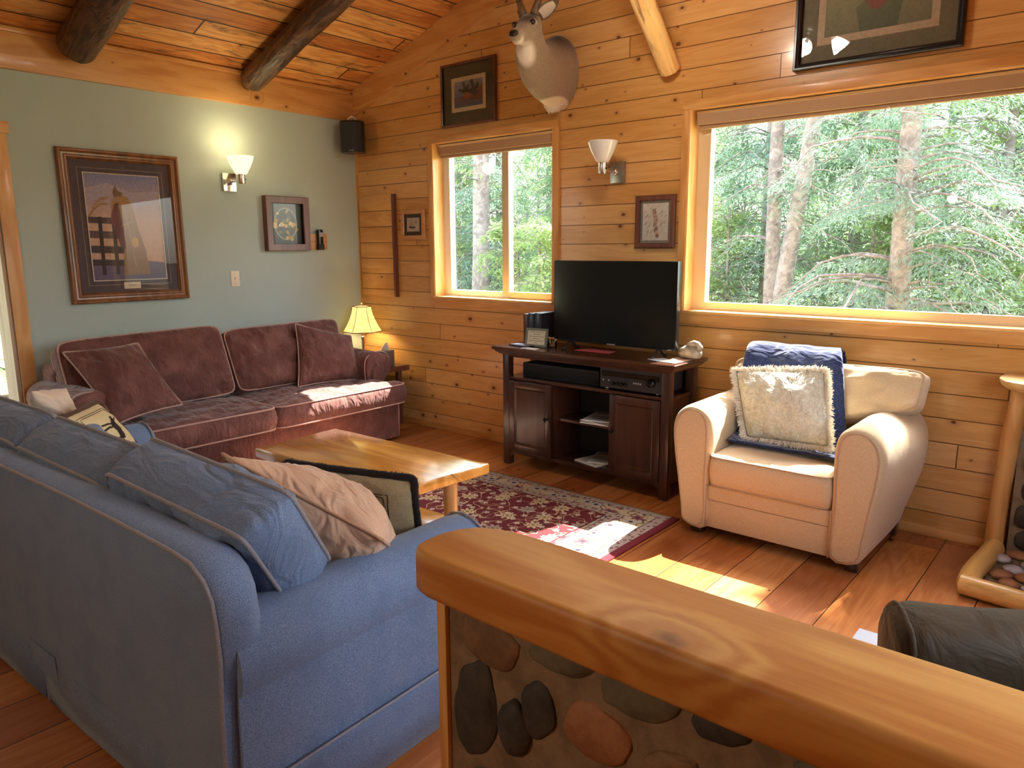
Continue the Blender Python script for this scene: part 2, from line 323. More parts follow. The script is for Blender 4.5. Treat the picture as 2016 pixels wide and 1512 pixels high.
class MB:
    """collects shapes into one mesh"""
    def __init__(s): s.v = []; s.f = []
    def add(s, vs, fs):
        n = len(s.v); s.v += [V(q) for q in vs]; s.f += [tuple(i + n for i in f) for f in fs]; return s
    def box(s, x0, x1, y0, y1, z0, z1, b=0.):
        if b <= 0:
            vs = [(x, y, z) for z in (z0, z1) for y in (y0, y1) for x in (x0, x1)]
            return s.add(vs, [(0, 2, 3, 1), (4, 5, 7, 6), (0, 1, 5, 4), (2, 6, 7, 3), (0, 4, 6, 2), (1, 3, 7, 5)])
        bm = bmesh.new(); bmesh.ops.create_cube(bm, size=1)
        for v in bm.verts:
            v.co = V((x0 + (v.co.x + .5) * (x1 - x0), y0 + (v.co.y + .5) * (y1 - y0), z0 + (v.co.z + .5) * (z1 - z0)))
        bmesh.ops.bevel(bm, geom=bm.edges[:], offset=b, segments=2, profile=.6, affect='EDGES')
        return s.bm(bm)
    def bm(s, bm, mat=None):
        bm.verts.index_update()
        vs = [(mat @ v.co if mat else v.co.copy()) for v in bm.verts]; fs = [tuple(v.index for v in f.verts) for f in bm.faces]
        bm.free(); return s.add(vs, fs)
    def prism(s, pts, axis, a, b):
        """closed 2D outline extruded along axis from a to b"""
        def p3(p, t):
            q = list(p); q.insert(axis, t); return tuple(q)
        n = len(pts); vs = [p3(p, a) for p in pts] + [p3(p, b) for p in pts]
        fs = [tuple(range(n)), tuple(range(2 * n - 1, n - 1, -1))] + [(i, (i + 1) % n, n + (i + 1) % n, n + i) for i in range(n)]
        return s.add(vs, fs)
    def loft(s, rings, cap=True, closed=True):
        n = len(rings[0]); vs = [p for r in rings for p in r]; fs = []
        m = n if closed else n - 1
        for k in range(len(rings) - 1):
            for i in range(m): fs.append((k * n + i, k * n + (i + 1) % n, (k + 1) * n + (i + 1) % n, (k + 1) * n + i))
        if cap: fs += [tuple(range(n - 1, -1, -1)), tuple(range((len(rings) - 1) * n, len(rings) * n))]
        return s.add(vs, fs)
    def tube(s, pts, r, seg=8, closed=False, cap=True, ns=0., nf=6.):
        pts = [V(p) for p in pts]; n = len(pts); rings = []
        rr = r if isinstance(r, (list, tuple)) else [r] * n
        up = None
        for i, p in enumerate(pts):
            a = pts[(i - 1) % n] if (closed or i > 0) else p; b = pts[(i + 1) % n] if (closed or i < n - 1) else p
            t = (b - a).normalized() if (b - a).length > 1e-9 else V((0, 0, 1))
            if up is None: up = t.orthogonal().normalized()
            up = (up - t * up.dot(t)); up = up.normalized() if up.length > 1e-6 else t.orthogonal().normalized()
            w = t.cross(up); ring = []
            for k in range(seg):
                a2 = 2 * PI * k / seg; d = up * math.cos(a2) + w * math.sin(a2); q = rr[i]
                if ns: q *= 1 + ns * noise.noise((p + d * q) * nf)
                ring.append(p + d * q)
            rings.append(ring)
        if closed: rings.append(rings[0]); return s.loft(rings, False)
        return s.loft(rings, cap)
    def lathe(s, prof, c=(0, 0, 0), seg=24, axis=2, sx=1., wob=None):
        rings = []
        for r, h in prof:
            ring = []
            for k in range(seg):
                a = 2 * PI * k / seg; q = r * (wob(a, h) if wob else 1)
                p = [math.cos(a) * q * sx, math.sin(a) * q]; p.insert(axis, h)
                ring.append(V(c) + V(p))
            rings.append(ring)
        return s.loft(rings, True)
    def ball(s, c, r, sub=2, sc=(1, 1, 1)):
        bm = bmesh.new(); bmesh.ops.create_icosphere(bm, subdivisions=sub, radius=1)
        for v in bm.verts: v.co = V(c) + V((v.co.x * r * sc[0], v.co.y * r * sc[1], v.co.z * r * sc[2]))
        return s.bm(bm)
    def make(s, name, mat, parent=None, smooth=False, bev=0, sub=0, auto=None):
        o = mesh(name, s.v, s.f, mat, parent, smooth)
        bm = bmesh.new(); bm.from_mesh(o.data); bmesh.ops.recalc_face_normals(bm, faces=bm.faces[:]); bm.to_mesh(o.data); bm.free()
        if smooth:
            for p in o.data.polygons: p.use_smooth = True
        if auto: o.data.set_sharp_from_angle(angle=math.radians(auto))
        if bev:
            m = o.modifiers.new('b', 'BEVEL'); m.width = bev; m.segments = 3; m.limit_method = 'ANGLE'; m.angle_limit = math.radians(40)
        if sub:
            m = o.modifiers.new('s', 'SUBSURF'); m.levels = sub; m.render_levels = sub
        return o
    def xf(s, mat): s.v = [mat @ v for v in s.v]; return s

def box(name, x0, x1, y0, y1, z0, z1, mat, parent=None, b=0.):
    return MB().box(x0, x1, y0, y1, z0, z1, b).make(name, mat, parent, smooth=b > 0, auto=35 if b > 0 else None)

def cushion(name, q, T, mat, pmat=None, parent=None, band=.0, k=9., n=26, a=2.6, c=.5, wr=.01, seed=0, conc=.0, bulge=.0,
            pipe=.0055, bend=0., flipn=1, crease=.012, Tb=None, ear=0., label=None, cat=None, group=None, warp=None, face=None, pipename='piping'):
    """stuffed cushion on a quad q = (bl, br, tr, tl); band>0 = box cushion with two seams"""
    q = [V(p) for p in q]
    nn = ((q[1] - q[0]).cross(q[3] - q[0]) + (q[1] - q[2]).cross(q[3] - q[2]) * -1).normalized() * flipn
    W = ((q[1] - q[0]).length + (q[2] - q[3]).length) / 2; H = ((q[3] - q[0]).length + (q[2] - q[1]).length) / 2
    sd = V((seed * 13.1, seed * 7.7, seed * 3.3))
    def outline(u, v):
        m = max(abs(u), abs(v))
        if m < 1e-6: return 0., 0.
        uu, vv = u / m, v / m
        f = 1 / ((abs(uu) ** k + abs(vv) ** k) ** (1 / k))
        x, y = u * f, v * f
        x *= 1 - conc * (1 - v * v); y *= 1 - conc * (1 - u * u)
        if ear: e = (abs(u) * abs(v)) ** 6 * ear; x *= 1 + e; y *= 1 + e
        return x, y
    def P(u, v, z):
        x, y = outline(u, v); s, t = (x + 1) / 2, (y + 1) / 2
        b = q[0] * (1 - s) * (1 - t) + q[1] * s * (1 - t) + q[2] * s * t + q[3] * (1 - s) * t
        return b + nn * (z + bend * (1 - u * u) * -1)
    def prof(u, v):
        return (max(0, 1 - abs(u) ** a) * max(0, 1 - abs(v) ** a)) ** c
    def off(u, v, sg):
        p = prof(u, v); e = (sg + 2) * 5
        P0 = V((u * W * 3.2, v * H * 3.2, e)) + sd
        d = wr * (noise.noise(P0 * 1.1) * .9 + noise.noise(P0 * 2.7) * .45 + .35 * (1 - abs(noise.noise(V((P0.x * 1.6 + P0.y * 1.1, P0.y * .7 - P0.x * .4, e)) * 1.7)) * 3)) * min(1, p * 2.2)
        ang = math.atan2(abs(v), abs(u) + 1e-6)
        rad = math.hypot(1 - abs(u), 1 - abs(v))
        cr = crease * math.sin(ang * 14 + 5 * noise.noise(sd + V((u, v, e)))) * math.exp(-rad * 3.2) * min(1, p * 3)
        eg = crease * .45 * noise.noise(V((u * W * 22 * (1 if abs(v) > abs(u) else .25), v * H * 22 * (1 if abs(u) > abs(v) else .25), e)) + sd) * math.exp(-(1 - max(abs(u), abs(v))) * 5) * min(1, p * 4)
        return d + cr + eg
    vs = []; fs = []; g = [-1 + 2 * i / n for i in range(n + 1)]
    g = [math.copysign(abs(x) ** .82, x) for x in g]
    hb = T / 2 * band
    Tk = Tb if Tb is not None else T
    for sg in (1, -1):
        tt = T if sg == 1 else Tk
        for v in g:
            for u in g:
                p = prof(u, v)
                vs.append(P(u, v, sg * (hb + (tt / 2 - hb) * p + off(u, v, sg))))
    N = (n + 1) ** 2; idx = lambda i, j, s: s * N + j * (n + 1) + i
    for j in range(n):
        for i in range(n):
            fs.append((idx(i, j, 0), idx(i + 1, j, 0), idx(i + 1, j + 1, 0), idx(i, j + 1, 0)))
            fs.append((idx(i, j, 1), idx(i, j + 1, 1), idx(i + 1, j + 1, 1), idx(i + 1, j, 1)))
    bd = [(i, 0) for i in range(n)] + [(n, j) for j in range(n)] + [(n - i, n) for i in range(n)] + [(0, n - j) for j in range(n)]
    L0 = [idx(i, j, 0) for i, j in bd]; L1 = [idx(i, j, 1) for i, j in bd]; m = len(bd)
    cen = sum(q, V()) / 4
    if band > 0:
        prev = L0; R = 4
        for r in range(1, R + 1):
            if r == R: cur = L1
            else:
                cur = []
                for a0, b0 in zip(L0, L1):
                    t = r / R; p = vs[a0].lerp(vs[b0], t); o = (p - cen); o -= nn * o.dot(nn); o.normalize()
                    w = 1 + .4 * noise.noise(p * 4 + sd)
                    cur.append(len(vs)); vs.append(p + o * bulge * math.sin(PI * t) * w)
            for i in range(m): fs.append((prev[i], cur[i], cur[(i + 1) % m], prev[(i + 1) % m]))
            prev = cur
    else:
        for i in range(m): fs.append((L0[i], L1[i], L1[(i + 1) % m], L0[(i + 1) % m]))
    if warp: vs = [warp(v) for v in vs]
    o = mesh(name, vs, fs, mat, parent, True)
    bm = bmesh.new(); bm.from_mesh(o.data)
    bmesh.ops.remove_doubles(bm, verts=bm.verts[:], dist=1e-5); bmesh.ops.recalc_face_normals(bm, faces=bm.faces[:]); bm.to_mesh(o.data); bm.free()
    for p in o.data.polygons: p.use_smooth = True
    if label: tag(o, label, cat, group)
    if pmat:
        if band > 0:
            pb = MB(); pb.tube([vs[i] for i in L0], pipe, 6, True); pb.tube([vs[i] for i in L1], pipe, 6, True)
        else:
            pb = MB(); pb.tube([(vs[a0] + vs[b0]) / 2 for a0, b0 in zip(L0, L1)], pipe, 6, True)
        pb.make(pipename, pmat, o, True)
    return o, vs, L0, L1

# prints: coloured flat shapes, one mesh
class Print:
    def __init__(s): s.v = []; s.f = []; s.c = []; s.k = 0
    def poly(s, pts, col, grad=None):
        n = len(s.v); z = s.k * .00025; s.k += 1
        s.v += [(x, y, z) for x, y in pts]; s.f.append(tuple(range(n, n + len(pts))))
        c = srgb(col); g = srgb(grad) if grad else c
        ys = [p[1] for p in pts]; a, b = min(ys), max(ys)
        for x, y in pts:
            t = (y - a) / (b - a + 1e-9); s.c.append(tuple(c[i] * (1 - t) + g[i] * t for i in range(3)) + (1,))
    def rect(s, x0, y0, x1, y1, col, grad=None): s.poly([(x0, y0), (x1, y0), (x1, y1), (x0, y1)], col, grad)
    def ell(s, cx, cy, rx, ry, col, grad=None, n=20, a=0):
        ca, sa = math.cos(a), math.sin(a); pts = []
        for i in range(n):
            t = 2 * PI * i / n; x, y = rx * math.cos(t), ry * math.sin(t); pts.append((cx + x * ca - y * sa, cy + x * sa + y * ca))
        s.poly(pts, col, grad)
    def line(s, pts, w, col):
        for (x0, y0), (x1, y1) in zip(pts, pts[1:]):
            d = math.hypot(x1 - x0, y1 - y0) or 1; nx, ny = -(y1 - y0) / d * w / 2, (x1 - x0) / d * w / 2
            s.poly([(x0 + nx, y0 + ny), (x1 + nx, y1 + ny), (x1 - nx, y1 - ny), (x0 - nx, y0 - ny)], col)
    def make(s, name, parent, mtx):
        me = bpy.data.meshes.new(name); me.from_pydata([mtx @ V(p) for p in s.v], [], s.f); me.update()
        at = me.color_attributes.new('Col', 'FLOAT_COLOR', 'POINT')
        for i, c in enumerate(s.c): at.data[i].color = c
        return link(name, me, M['ink'], parent, False)

def frame_loft(mb, w, h, prof):
    """mitred moulding: prof = [(inset, height)], around a w x h rectangle centred on origin"""
    rings = []
    for i, z in prof:
        a, b = w / 2 - i, h / 2 - i
        rings.append([V((-a, -b, z)), V((a, -b, z)), V((a, b, z)), V((-a, b, z))])
    # rings run along profile; loft closed loop of 4 corners
    mb.loft(rings, cap=False); return mb

def picture(name, wall, cx, cz, w, h, fmat, prof, mats, fill, label, cat='picture', glass=True, tilt=0., d0=.004):
    """wall 'x' = blue wall (x=0, faces +x), 'y' = board wall (y=0, faces -y). mats=[(inset,colour)], fill(Print,x0,y0,x1,y1)"""
    loc = (d0, cx, cz) if wall == 'x' else (cx, -d0, cz)
    t = empty(name, label, cat, loc)
    if wall == 'x': B = Matrix(((0, 0, 1), (1, 0, 0), (0, 1, 0))).to_4x4()      # local x->+y, y->+z, z->+x
    else: B = Matrix(((1, 0, 0), (0, 0, -1), (0, 1, 0))).to_4x4()               # local x->+x, y->+z, z->-y
    Rt = B @ Matrix.Rotation(tilt, 4, 'X')
    mb = MB(); frame_loft(mb, w, h, prof); mb.xf(Rt); mb.make('frame', fmat, t, auto=30)
    ins = prof[-1][0]; zb = .006
    MB().box(-w / 2 + .004, w / 2 - .004, -h / 2 + .004, h / 2 - .004, 0, zb).xf(Rt).make('backing', M['blackm'], t)
    pr = Print(); a, b = w / 2 - ins, h / 2 - ins
    for i, col in mats:
        if isinstance(col, tuple): pr.rect(-a + i, -b + i, a - i, b - i, col[0], col[1])
        else: pr.rect(-a + i, -b + i, a - i, b - i, col)
        last = i
    fill(pr, a - last, b - last, a, b)
    pr.make('print', t, Rt @ Matrix.Translation((0, 0, zb + .0005)))
    if glass:
        z = zb + .0005 + pr.k * .00025 + .0015
        mesh('glass', [Rt @ V(p) for p in ((-a, -b, z), (a, -b, z), (a, b, z), (-a, b, z))], [(0, 1, 2, 3)], M['picglass'], t)
    return t
# ------------------------------------------------------------------ room shell
RX, RY, EZ, SL = 6.06, -8.0, 2.79, .345     # room width, rear wall, eave height, roof slope
RID = RX / 2
def roofz(x): return EZ + SL * (x if x < RID else RX - x)
def wall_y(name, y0, y1, holes, mat, x0=0., x1=RX, zt=None):
    """gable wall between y0 and y1 with rectangular holes (xa, xb, za, zb)"""
    mb = MB(); xs = sorted(set([x0, x1, RID] + [h[0] for h in holes] + [h[1] for h in holes])); xs = [x for x in xs if x0 <= x <= x1]
    for a, b in zip(xs, xs[1:]):
        hs = sorted([(h[2], h[3]) for h in holes if h[0] <= a + 1e-6 and h[1] >= b - 1e-6]); z = -.02
        segs = []
        for p, q in hs: segs.append((z, p)); z = q
        for p, q in segs:
            if q > p: mb.box(a, b, y0, y1, p, q)
        za, zb = roofz(a) + .02, roofz(b) + .02
        mb.add([(a, y0, z), (b, y0, z), (b, y0, zb), (a, y0, za), (a, y1, z), (b, y1, z), (b, y1, zb), (a, y1, za)],
               [(0, 1, 2, 3), (7, 6, 5, 4), (0, 3, 7, 4), (1, 5, 6, 2), (3, 2, 6, 7), (0, 4, 5, 1)])
    return mb.make(name, mat)
SW = (.961, 2.144, 1.107, 2.294); BW = (3.164, 5.30, 1.103, 2.293)
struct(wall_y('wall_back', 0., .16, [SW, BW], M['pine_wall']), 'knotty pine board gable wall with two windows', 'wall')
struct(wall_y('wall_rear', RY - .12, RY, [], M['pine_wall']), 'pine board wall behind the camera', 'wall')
mb = MB()                                                            # blue wall with a doorway
mb.box(-.14, 0, -2.72, .0, -.02, 2.80); mb.box(-.14, 0, -3.67, -2.72, 2.19, 2.80); mb.box(-.14, 0, RY, -3.67, -.02, 2.80)
struct(mb.make('wall_left', M['blue_wall']), 'painted blue green wall', 'wall')
mb = MB(); mb.box(RX, RX + .14, RY, -3.4, -.02, 2.8); mb.box(RX, RX + .14, -1.3, .16, -.02, 2.8); mb.box(RX, RX + .14, -3.4, -1.3, -.02, .95); mb.box(RX, RX + .14, -3.4, -1.3, 2.3, 2.8)
struct(mb.make('wall_right', M['pine_wall_side']), 'pine board side wall', 'wall')
struct(box('floor', -.14, RX + .14, RY - .12, .16, -.1, 0, M['floor']), 'reddish fir plank floor', 'floor')
mb = MB()
for sgn in (0, 1):
    xa, xb = (-.5, RID) if sgn == 0 else (RX + .5, RID)
    za, zb = EZ - .5 * SL, roofz(RID)
    mb.add([(xa, RY - .4, za), (xb, RY - .4, zb), (xb, .5, zb), (xa, .5, za), (xa, RY - .4, za + .14), (xb, RY - .4, zb + .14), (xb, .5, zb + .14), (xa, .5, za + .14)],
           [(0, 1, 2, 3), (7, 6, 5, 4), (0, 4, 5, 1), (2, 6, 7, 3), (0, 3, 7, 4), (1, 5, 6, 2)])
struct(mb.make('ceiling', M['ceil']), 'sloped ceiling of stained rough boards', 'ceiling')
# fascia board on the blue wall, rake board on the gable, corner strip, baseboard quarter rounds
struct(box('trim_1', 0, .035, -7.9, -.04, 2.557, 2.765, M['trim_y'], b=.004), 'wide pine board along the top of the blue wall', 'trim')
struct(box('trim_2', 0, .05, -7.9, -.04, 2.765, 2.795, M['trim_y'], b=.003), 'thin pine strip above the wide board', 'trim')
def rake(n, x0, x1):
    z0, z1 = roofz(x0), roofz(x1); mb = MB()
    mb.prism([(x0, z0 - .20), (x1, z1 - .185), (x1, z1 + .0), (x0, z0 + .0)], 1, -.042, 0); o = mb.make(n, M['rake']); return struct(o, 'sloping pine rake board along the gable', 'trim')
M['rake'] = wood('pine_rake', 0, trimc, kscale=4., kamt=.55, rough=.42, coat=.12)
rake('trim_3', 0., RID); rake('trim_4', RID, RX)
struct(box('trim_5', 0, .016, -.016, 0, 0, 2.58, M['trim_z']), 'corner bead strip between blue and pine walls', 'trim')
struct(box('baseboard_back', .0, 4.9, -.014, 0, 0, .05, M['trim_x'], b=.004), 'low pine base strip', 'baseboard')

def window(name, W, label, slider, shade_lab):
    x0, x1, z0, z1 = W; t = empty(name, label, 'window', ((x0 + x1) / 2, 0, z0)); t['kind'] = 'structure'
    ox, oz = -(x0 + x1) / 2, -z0
    T = lambda mb: mb.xf(Matrix.Translation((ox, 0, oz)))
    cw = .05
    for nm, a in (('casing', (x0 - cw, x1 + cw, z1, z1 + cw)), ('casing', (x0 - cw, x1 + cw, z0 - .075, z0 - .006))):
        T(MB().box(a[0], a[1], -.022, 0, a[2], a[3], .003)).make(nm, M['trim_x'], t, True, auto=35)
    for a, b in ((x0 - cw, x0 - .004), (x1 + .004, x1 + cw)):
        T(MB().box(a, b, -.0225, 0, z0 - .006, z1, .003)).make('casing', M['trim_z'], t, True, auto=35)
    T(MB().box(x0 - .004, x0 + .004, -.018, .16, z0, z1)).make('jamb', M['jamb'], t)
    T(MB().box(x1 - .004, x1 + .004, -.018, .16, z0, z1)).make('jamb', M['jamb'], t)
    T(MB().box(x0 - .004, x1 + .004, -.018, .16, z1 - .004, z1 + .004)).make('head_jamb', M['sill'], t)
    T(MB().box(x0 - .006, x1 + .006, -.03, .16, z0 - .012, z0 + .004, .003)).make('sill', M['sill'], t, True, auto=35)
    fw = .085 if not slider else .075; ya, yb = .095, .15
    mb = MB(); zt = z1 - .01
    for k, (d, yy) in enumerate(((0, ya), (.03, ya + .012), (.055, ya + .024))):
        w = fw - d
        if w <= 0: continue
        q = k * .0012; mb.box(x0 + d, x0 + fw + q, yy, yb - q, z0 + .004, zt - q); mb.box(x1 - fw - q, x1 - d, yy, yb - q, z0 + .004, zt - q)
        mb.box(x0 + d + .0004, x1 - d - .0004, yy + .0004, yb - q - .0004, z0 + .0035, z0 + .052 - d * .35); mb.box(x0 + d + .0004, x1 - d - .0004, yy + .0004, yb - q - .0004, zt - .04, zt - q - .0005)
    T(mb).make('window_frame', M['white'] if slider else M['almond'], t)
    if slider:
        xm = 1.625
        T(MB().box(xm - .033, xm + .033, .085, .14, z0 + .03, zt, .004)).make('meeting_stile', M['almond'], t, True, auto=35)
        T(MB().box(xm + .03, x1 - .03, .085, .135, z0 + .01, z0 + .056, .004).box(x1 - .06, x1 - .02, .085, .135, z0 + .01, zt, .004)).make('sash', M['almond'], t, True, auto=35)
    T(MB().add([(x0 + .03, .136, z0 + .02), (x1 - .03, .136, z0 + .02), (x1 - .03, .136, z1 - .02), (x0 + .03, .136, z1 - .02)], [(0, 1, 2, 3)])).make('pane', M['glass'], t)
    # roller shade cassette, its own thing
    s = empty('roller_shade', shade_lab, 'shade', ((x0 + x1) / 2, .06, z1 - .11))
    L = (x1 - x0) / 2 - .02
    MB().box(-L, L, -.03, .03, .022, .1, .006).make('valance', M['shadebl'], s, True, auto=35)
    MB().box(-L, L, -.034, -.028, .084, .1, .002).make('valance_lip', M['almond'], s)
    MB().box(-L + .005, L - .005, -.012, .014, .0, .022, .005).make('hem_bar', M['shadebl'], s, True, auto=35)
    MB().ball((0, -.016, .0), .007, 2).make('pull_knob', M['ivory'], s, True)
    return t
window('window_1', SW, 'small sliding window with pine casing over the dark media console', True, 'tan roller shade rolled up at top of small window')
window('window_2', BW, 'large picture window with pine casing above the armchair', False, 'tan roller shade rolled up along top of large window')
# doorway
d = empty('door_1', 'doorway with pine casing and pale weathered jamb at the left edge', 'door', (0, -2.72, 0)); d['kind'] = 'structure'
MB().box(0, .024, .008, .09, 0, 2.185, .003).make('casing', M['trim_z'], d, True, auto=35)
MB().box(0, .034, -1.04, .105, 2.185, 2.252, .003).make('head_casing', M['trim_y'], d, True, auto=35)
M['jambw'] = wood('weathered_jamb', 2, [(0., srgb('9C8468')), (.5, srgb('B9A184')), (1., srgb('CDB99D'))], kscale=2., kamt=.3, rough=.6, coat=0)
MB().box(-.20, .004, -.016, .004, 0, 2.19).make('jamb', M['jambw'], d)
MB().box(0, .024, -1.03, -.94, 0, 2.185, .003).make('casing', M['trim_z'], d, True, auto=35)
MB().box(-.20, .0, -.95, -.934, 0, 2.19).make('jamb', M['jambw'], d)
MB().box(-.20, .0, -.94, 0, 2.178, 2.19).make('head_jamb', M['jambw'], d)
MB().add([(-.185, -.93, .02), (-.185, -.02, .02), (-.185, -.02, 2.17), (-.185, -.93, 2.17)], [(0, 1, 2, 3)]).make('pane', M['glass'], d)
struct(box('deck', -3.4, -.14, -7., .6, -.22, -.1, M['deck']), 'weathered deck outside the doorway', 'deck')
struct(box('added_deck_roof', -3.5, -.14, -7., .6, 2.55, 2.7, M['deck']), 'added unseen roof over the deck, holding back sky light', 'roof')  # unseen roof added to cut the sky light coming through the doorway
r = empty('deck_railing', 'grey deck railing outside the doorway', 'railing', (-3.2, -3.2, -.1))
MB().box(-.05, .05, -2.6, 2.6, .86, .92).make('top_rail', M['deck'], r); MB().box(-.03, .03, -2.6, 2.6, .12, .18).make('bottom_rail', M['deck'], r)
for k in range(27): MB().box(-.018, .018, -2.55 + k * .195, -2.515 + k * .195, .18, .86).make('baluster', M['deck'], r)
for k in range(3): MB().box(-.045, .045, -2.6 + k * 2.555, -2.51 + k * 2.555, 0, 1.0).make('post', M['deck'], r)

# logs under the ceiling
def log_obj(name, L, r0, r1, mat, mtx, label, cat, seed=0, ns=.06, endr=.0, cut=None, seg=20, n=40, group=None):
    mb = MB(); pts = []; rr = []
    for i in range(n + 1):
        t = i / n; x = t * L
        pts.append(V((x, .01 * noise.noise(V((x * .8, seed, 0))), .01 * noise.noise(V((x * .8, seed, 5)))))); r = r0 + (r1 - r0) * t
        if endr: r *= min(1, math.sqrt(max(.0, 1 - (1 - min(1, x / endr)) ** 2)) + .45)
        rr.append(r)
    rings = []
    for p, r in zip(pts, rr):
        ring = []
        for k in range(seg):
            a = 2 * PI * k / seg; d = V((0, math.cos(a), math.sin(a)))
            q = r * (1 + ns * noise.noise(V((p.x * 2.2, math.cos(a) * 1.4 + seed * 3, math.sin(a) * 1.4))) + ns * .4 * noise.noise(V((p.x * 9, math.cos(a) * 5 + seed * 3, math.sin(a) * 5))))
            v = p + d * q
            if cut and p.x < .2: v = cut(v)
            ring.append(v)
        rings.append(ring)
    mb.loft(rings); o = mb.make(name, mat, None, True, auto=60); o.matrix_world = mtx
    return tag(o, label, cat, group)
th = math.atan(SL)
for i, (y, z, r0, lab) in enumerate(((-1.03, 2.695, .085, 'dark stained ceiling log nearer to the gable corner'), (-2.22, 2.71, .115, 'thick dark stained ceiling log above the large saddle picture'), (-3.45, 2.72, .1, 'dark stained ceiling log high above the blue sofa back'), (-4.7, 2.72, .1, 'dark ceiling log behind the camera'))):
    log_obj('ceiling_log', 3.08, r0, r0 + .01, M['darklog'], Matrix.Translation((.045, y, z)) @ Matrix.Rotation(-th, 4, 'Y'), lab, 'log beam', seed=i + 1, endr=.16, ns=.09)
rl = log_obj('ridge_log', 8., .13, .13, M['peeled_x'], Matrix.Translation((RID, 0, roofz(RID) - .19)) @ Matrix.Rotation(-PI / 2, 4, 'Z'), 'peeled ridge log along the roof peak', 'log beam', seed=9)
# knee brace from gable wall up to the ridge log
L = 1.5; ang = math.radians(43)
def cutw(v): return v
o = log_obj('brace_log', L, .062, .072, M['peeled_x2'] if 'peeled_x2' in M else M['peeled_x'], Matrix.Translation((3.03, -.035, 2.53)) @ Matrix.Rotation(PI / 2 * -1, 4, 'Z') @ Matrix.Rotation(-ang, 4, 'Y'),
            'peeled pale log brace slanting up from the gable wall', 'log brace', seed=21, ns=.07, n=60)
bm = bmesh.new(); bm.from_mesh(o.data); mi = o.matrix_world.inverted()
bmesh.ops.bisect_plane(bm, geom=bm.verts[:] + bm.edges[:] + bm.faces[:], plane_co=mi @ V((0, -.006, 0)), plane_no=(mi.to_3x3() @ V((0, 1, 0))), clear_outer=True)
es = [e for e in bm.edges if e.is_boundary]; bmesh.ops.holes_fill(bm, edges=es); bm.to_mesh(o.data); bm.free()
o.data.materials.clear(); o.data.materials.append(wood('peeled_brace', 0, [(0., srgb('C98F45')), (.4, srgb('E5B66C')), (1., srgb('F4D595'))], knot=(.16, .05, .015), kscale=3., kamt=.3, rough=.4, coat=.2, blot=.85, st=10))
# raised board panel beside the corner
p = empty('wall_panel', 'raised pine board panel with dark edge strip in the corner by the lamp', 'panel', (.04, 0, 1.085))
mb = MB()
for k in range(7):
    z0 = -.068 + k * .1315; mb.box(0, .435, -.026, 0, max(0, z0), min(.852, z0 + .1275), .004)
mb.make('board', M['pine_wall_p'] if 'pine_wall_p' in M else M['trim_x'], p, True, auto=35)
MB().box(.435, .462, -.034, 0, .0, .852, .002).make('edge_strip', M['mahog'], p, True, auto=35)
# ceiling fixture hanging from the ridge, out of the frame but mirrored in the picture glass
FX = V((3.46, -1.15, 2.86))
f = empty('ceiling_light', 'three shade ceiling light hanging from the ridge, seen mirrored in picture glass', 'ceiling light', FX)
MB().tube([(0, 0, .87), (0, 0, .5), (0, 0, .12)], .012, 10).make('rod', M['nickel'], f, True)
MB().lathe([(.0, .13), (.07, .12), (.075, .06), (.04, .03), (0, .03)]).make('hub', M['nickel'], f, True)
for k, (az, tl) in enumerate(((140, 12), (-40, 42), (235, 70))):
    Rm = Matrix.Translation((.0, 0, .05)) @ Matrix.Rotation(math.radians(az), 4, 'Z') @ Matrix.Translation((.085, 0, 0)) @ Matrix.Rotation(math.radians(-tl), 4, 'Y') @ Matrix.Translation((0, 0, -.03))
    mb = MB(); mb.tube([(-.06, 0, .05), (0, 0, .0), (0, 0, -.06)], .012, 10); mb.xf(Rm).make('arm', M['nickel'], f, True)
    prof = [(.020, -.045), (.029, -.06), (.042, -.085), (.051, -.11), (.059, -.13), (.056, -.129), (.047, -.11), (.038, -.085), (.025, -.062)]
    mb = MB(); rings = []
    for r, h in prof:
        rings.append([V((math.cos(2 * PI * j / 32) * r * (1 + .04 * math.cos(8 * 2 * PI * j / 32) * max(0, (-h - .09) / .06)), math.sin(2 * PI * j / 32) * r * (1 + .04 * math.cos(8 * 2 * PI * j / 32) * max(0, (-h - .09) / .06)), h)) for j in range(32)])
    mb.loft(rings, cap=False); mb.xf(Rm); sh = mb.make('shade', M['fix_shade'], f, True)
    mb = MB(); mb.ball((0, 0, -.09), .022, 2); mb.xf(Rm); mb.make('bulb', M['bulb'], sh, True)
# ------------------------------------------------------------------ furniture helpers
def fixw(t):
    """children were modelled in world coordinates: cancel the parent's transform"""
    m = (Matrix.Translation(t.location) @ Matrix.Rotation(t.rotation_euler.z, 4, 'Z')).inverted()
    for o in list(C.objects):
        if o.parent == t: o.matrix_parent_inverse = m
def rrect(hx, hy, r, n=5):
    pts = []
    for cx, cy, a0 in ((hx - r, hy - r, 0), (-hx + r, hy - r, 90), (-hx + r, -hy + r, 180), (hx - r, -hy + r, 270)):
        for i in range(n + 1):
            a = math.radians(a0 + 90 * i / n); pts.append((cx + r * math.cos(a), cy + r * math.sin(a)))
    return pts
def smooth_poly(pts, n=6, closed=True):
    out = []; m = len(pts)
    for i in range(m if closed else m - 1):
        p0, p1, p2, p3 = [V(pts[(i + k) % m] if closed else pts[min(max(i + k, 0), m - 1)]) for k in (-1, 0, 1, 2)]
        for j in range(n):
            t = j / n
            out.append(.5 * ((2 * p1) + (-p0 + p2) * t + (2 * p0 - 5 * p1 + 4 * p2 - p3) * t * t + (-p0 + 3 * p1 - 3 * p2 + p3) * t ** 3))
    if not closed: out.append(V(pts[-1]))
    return out

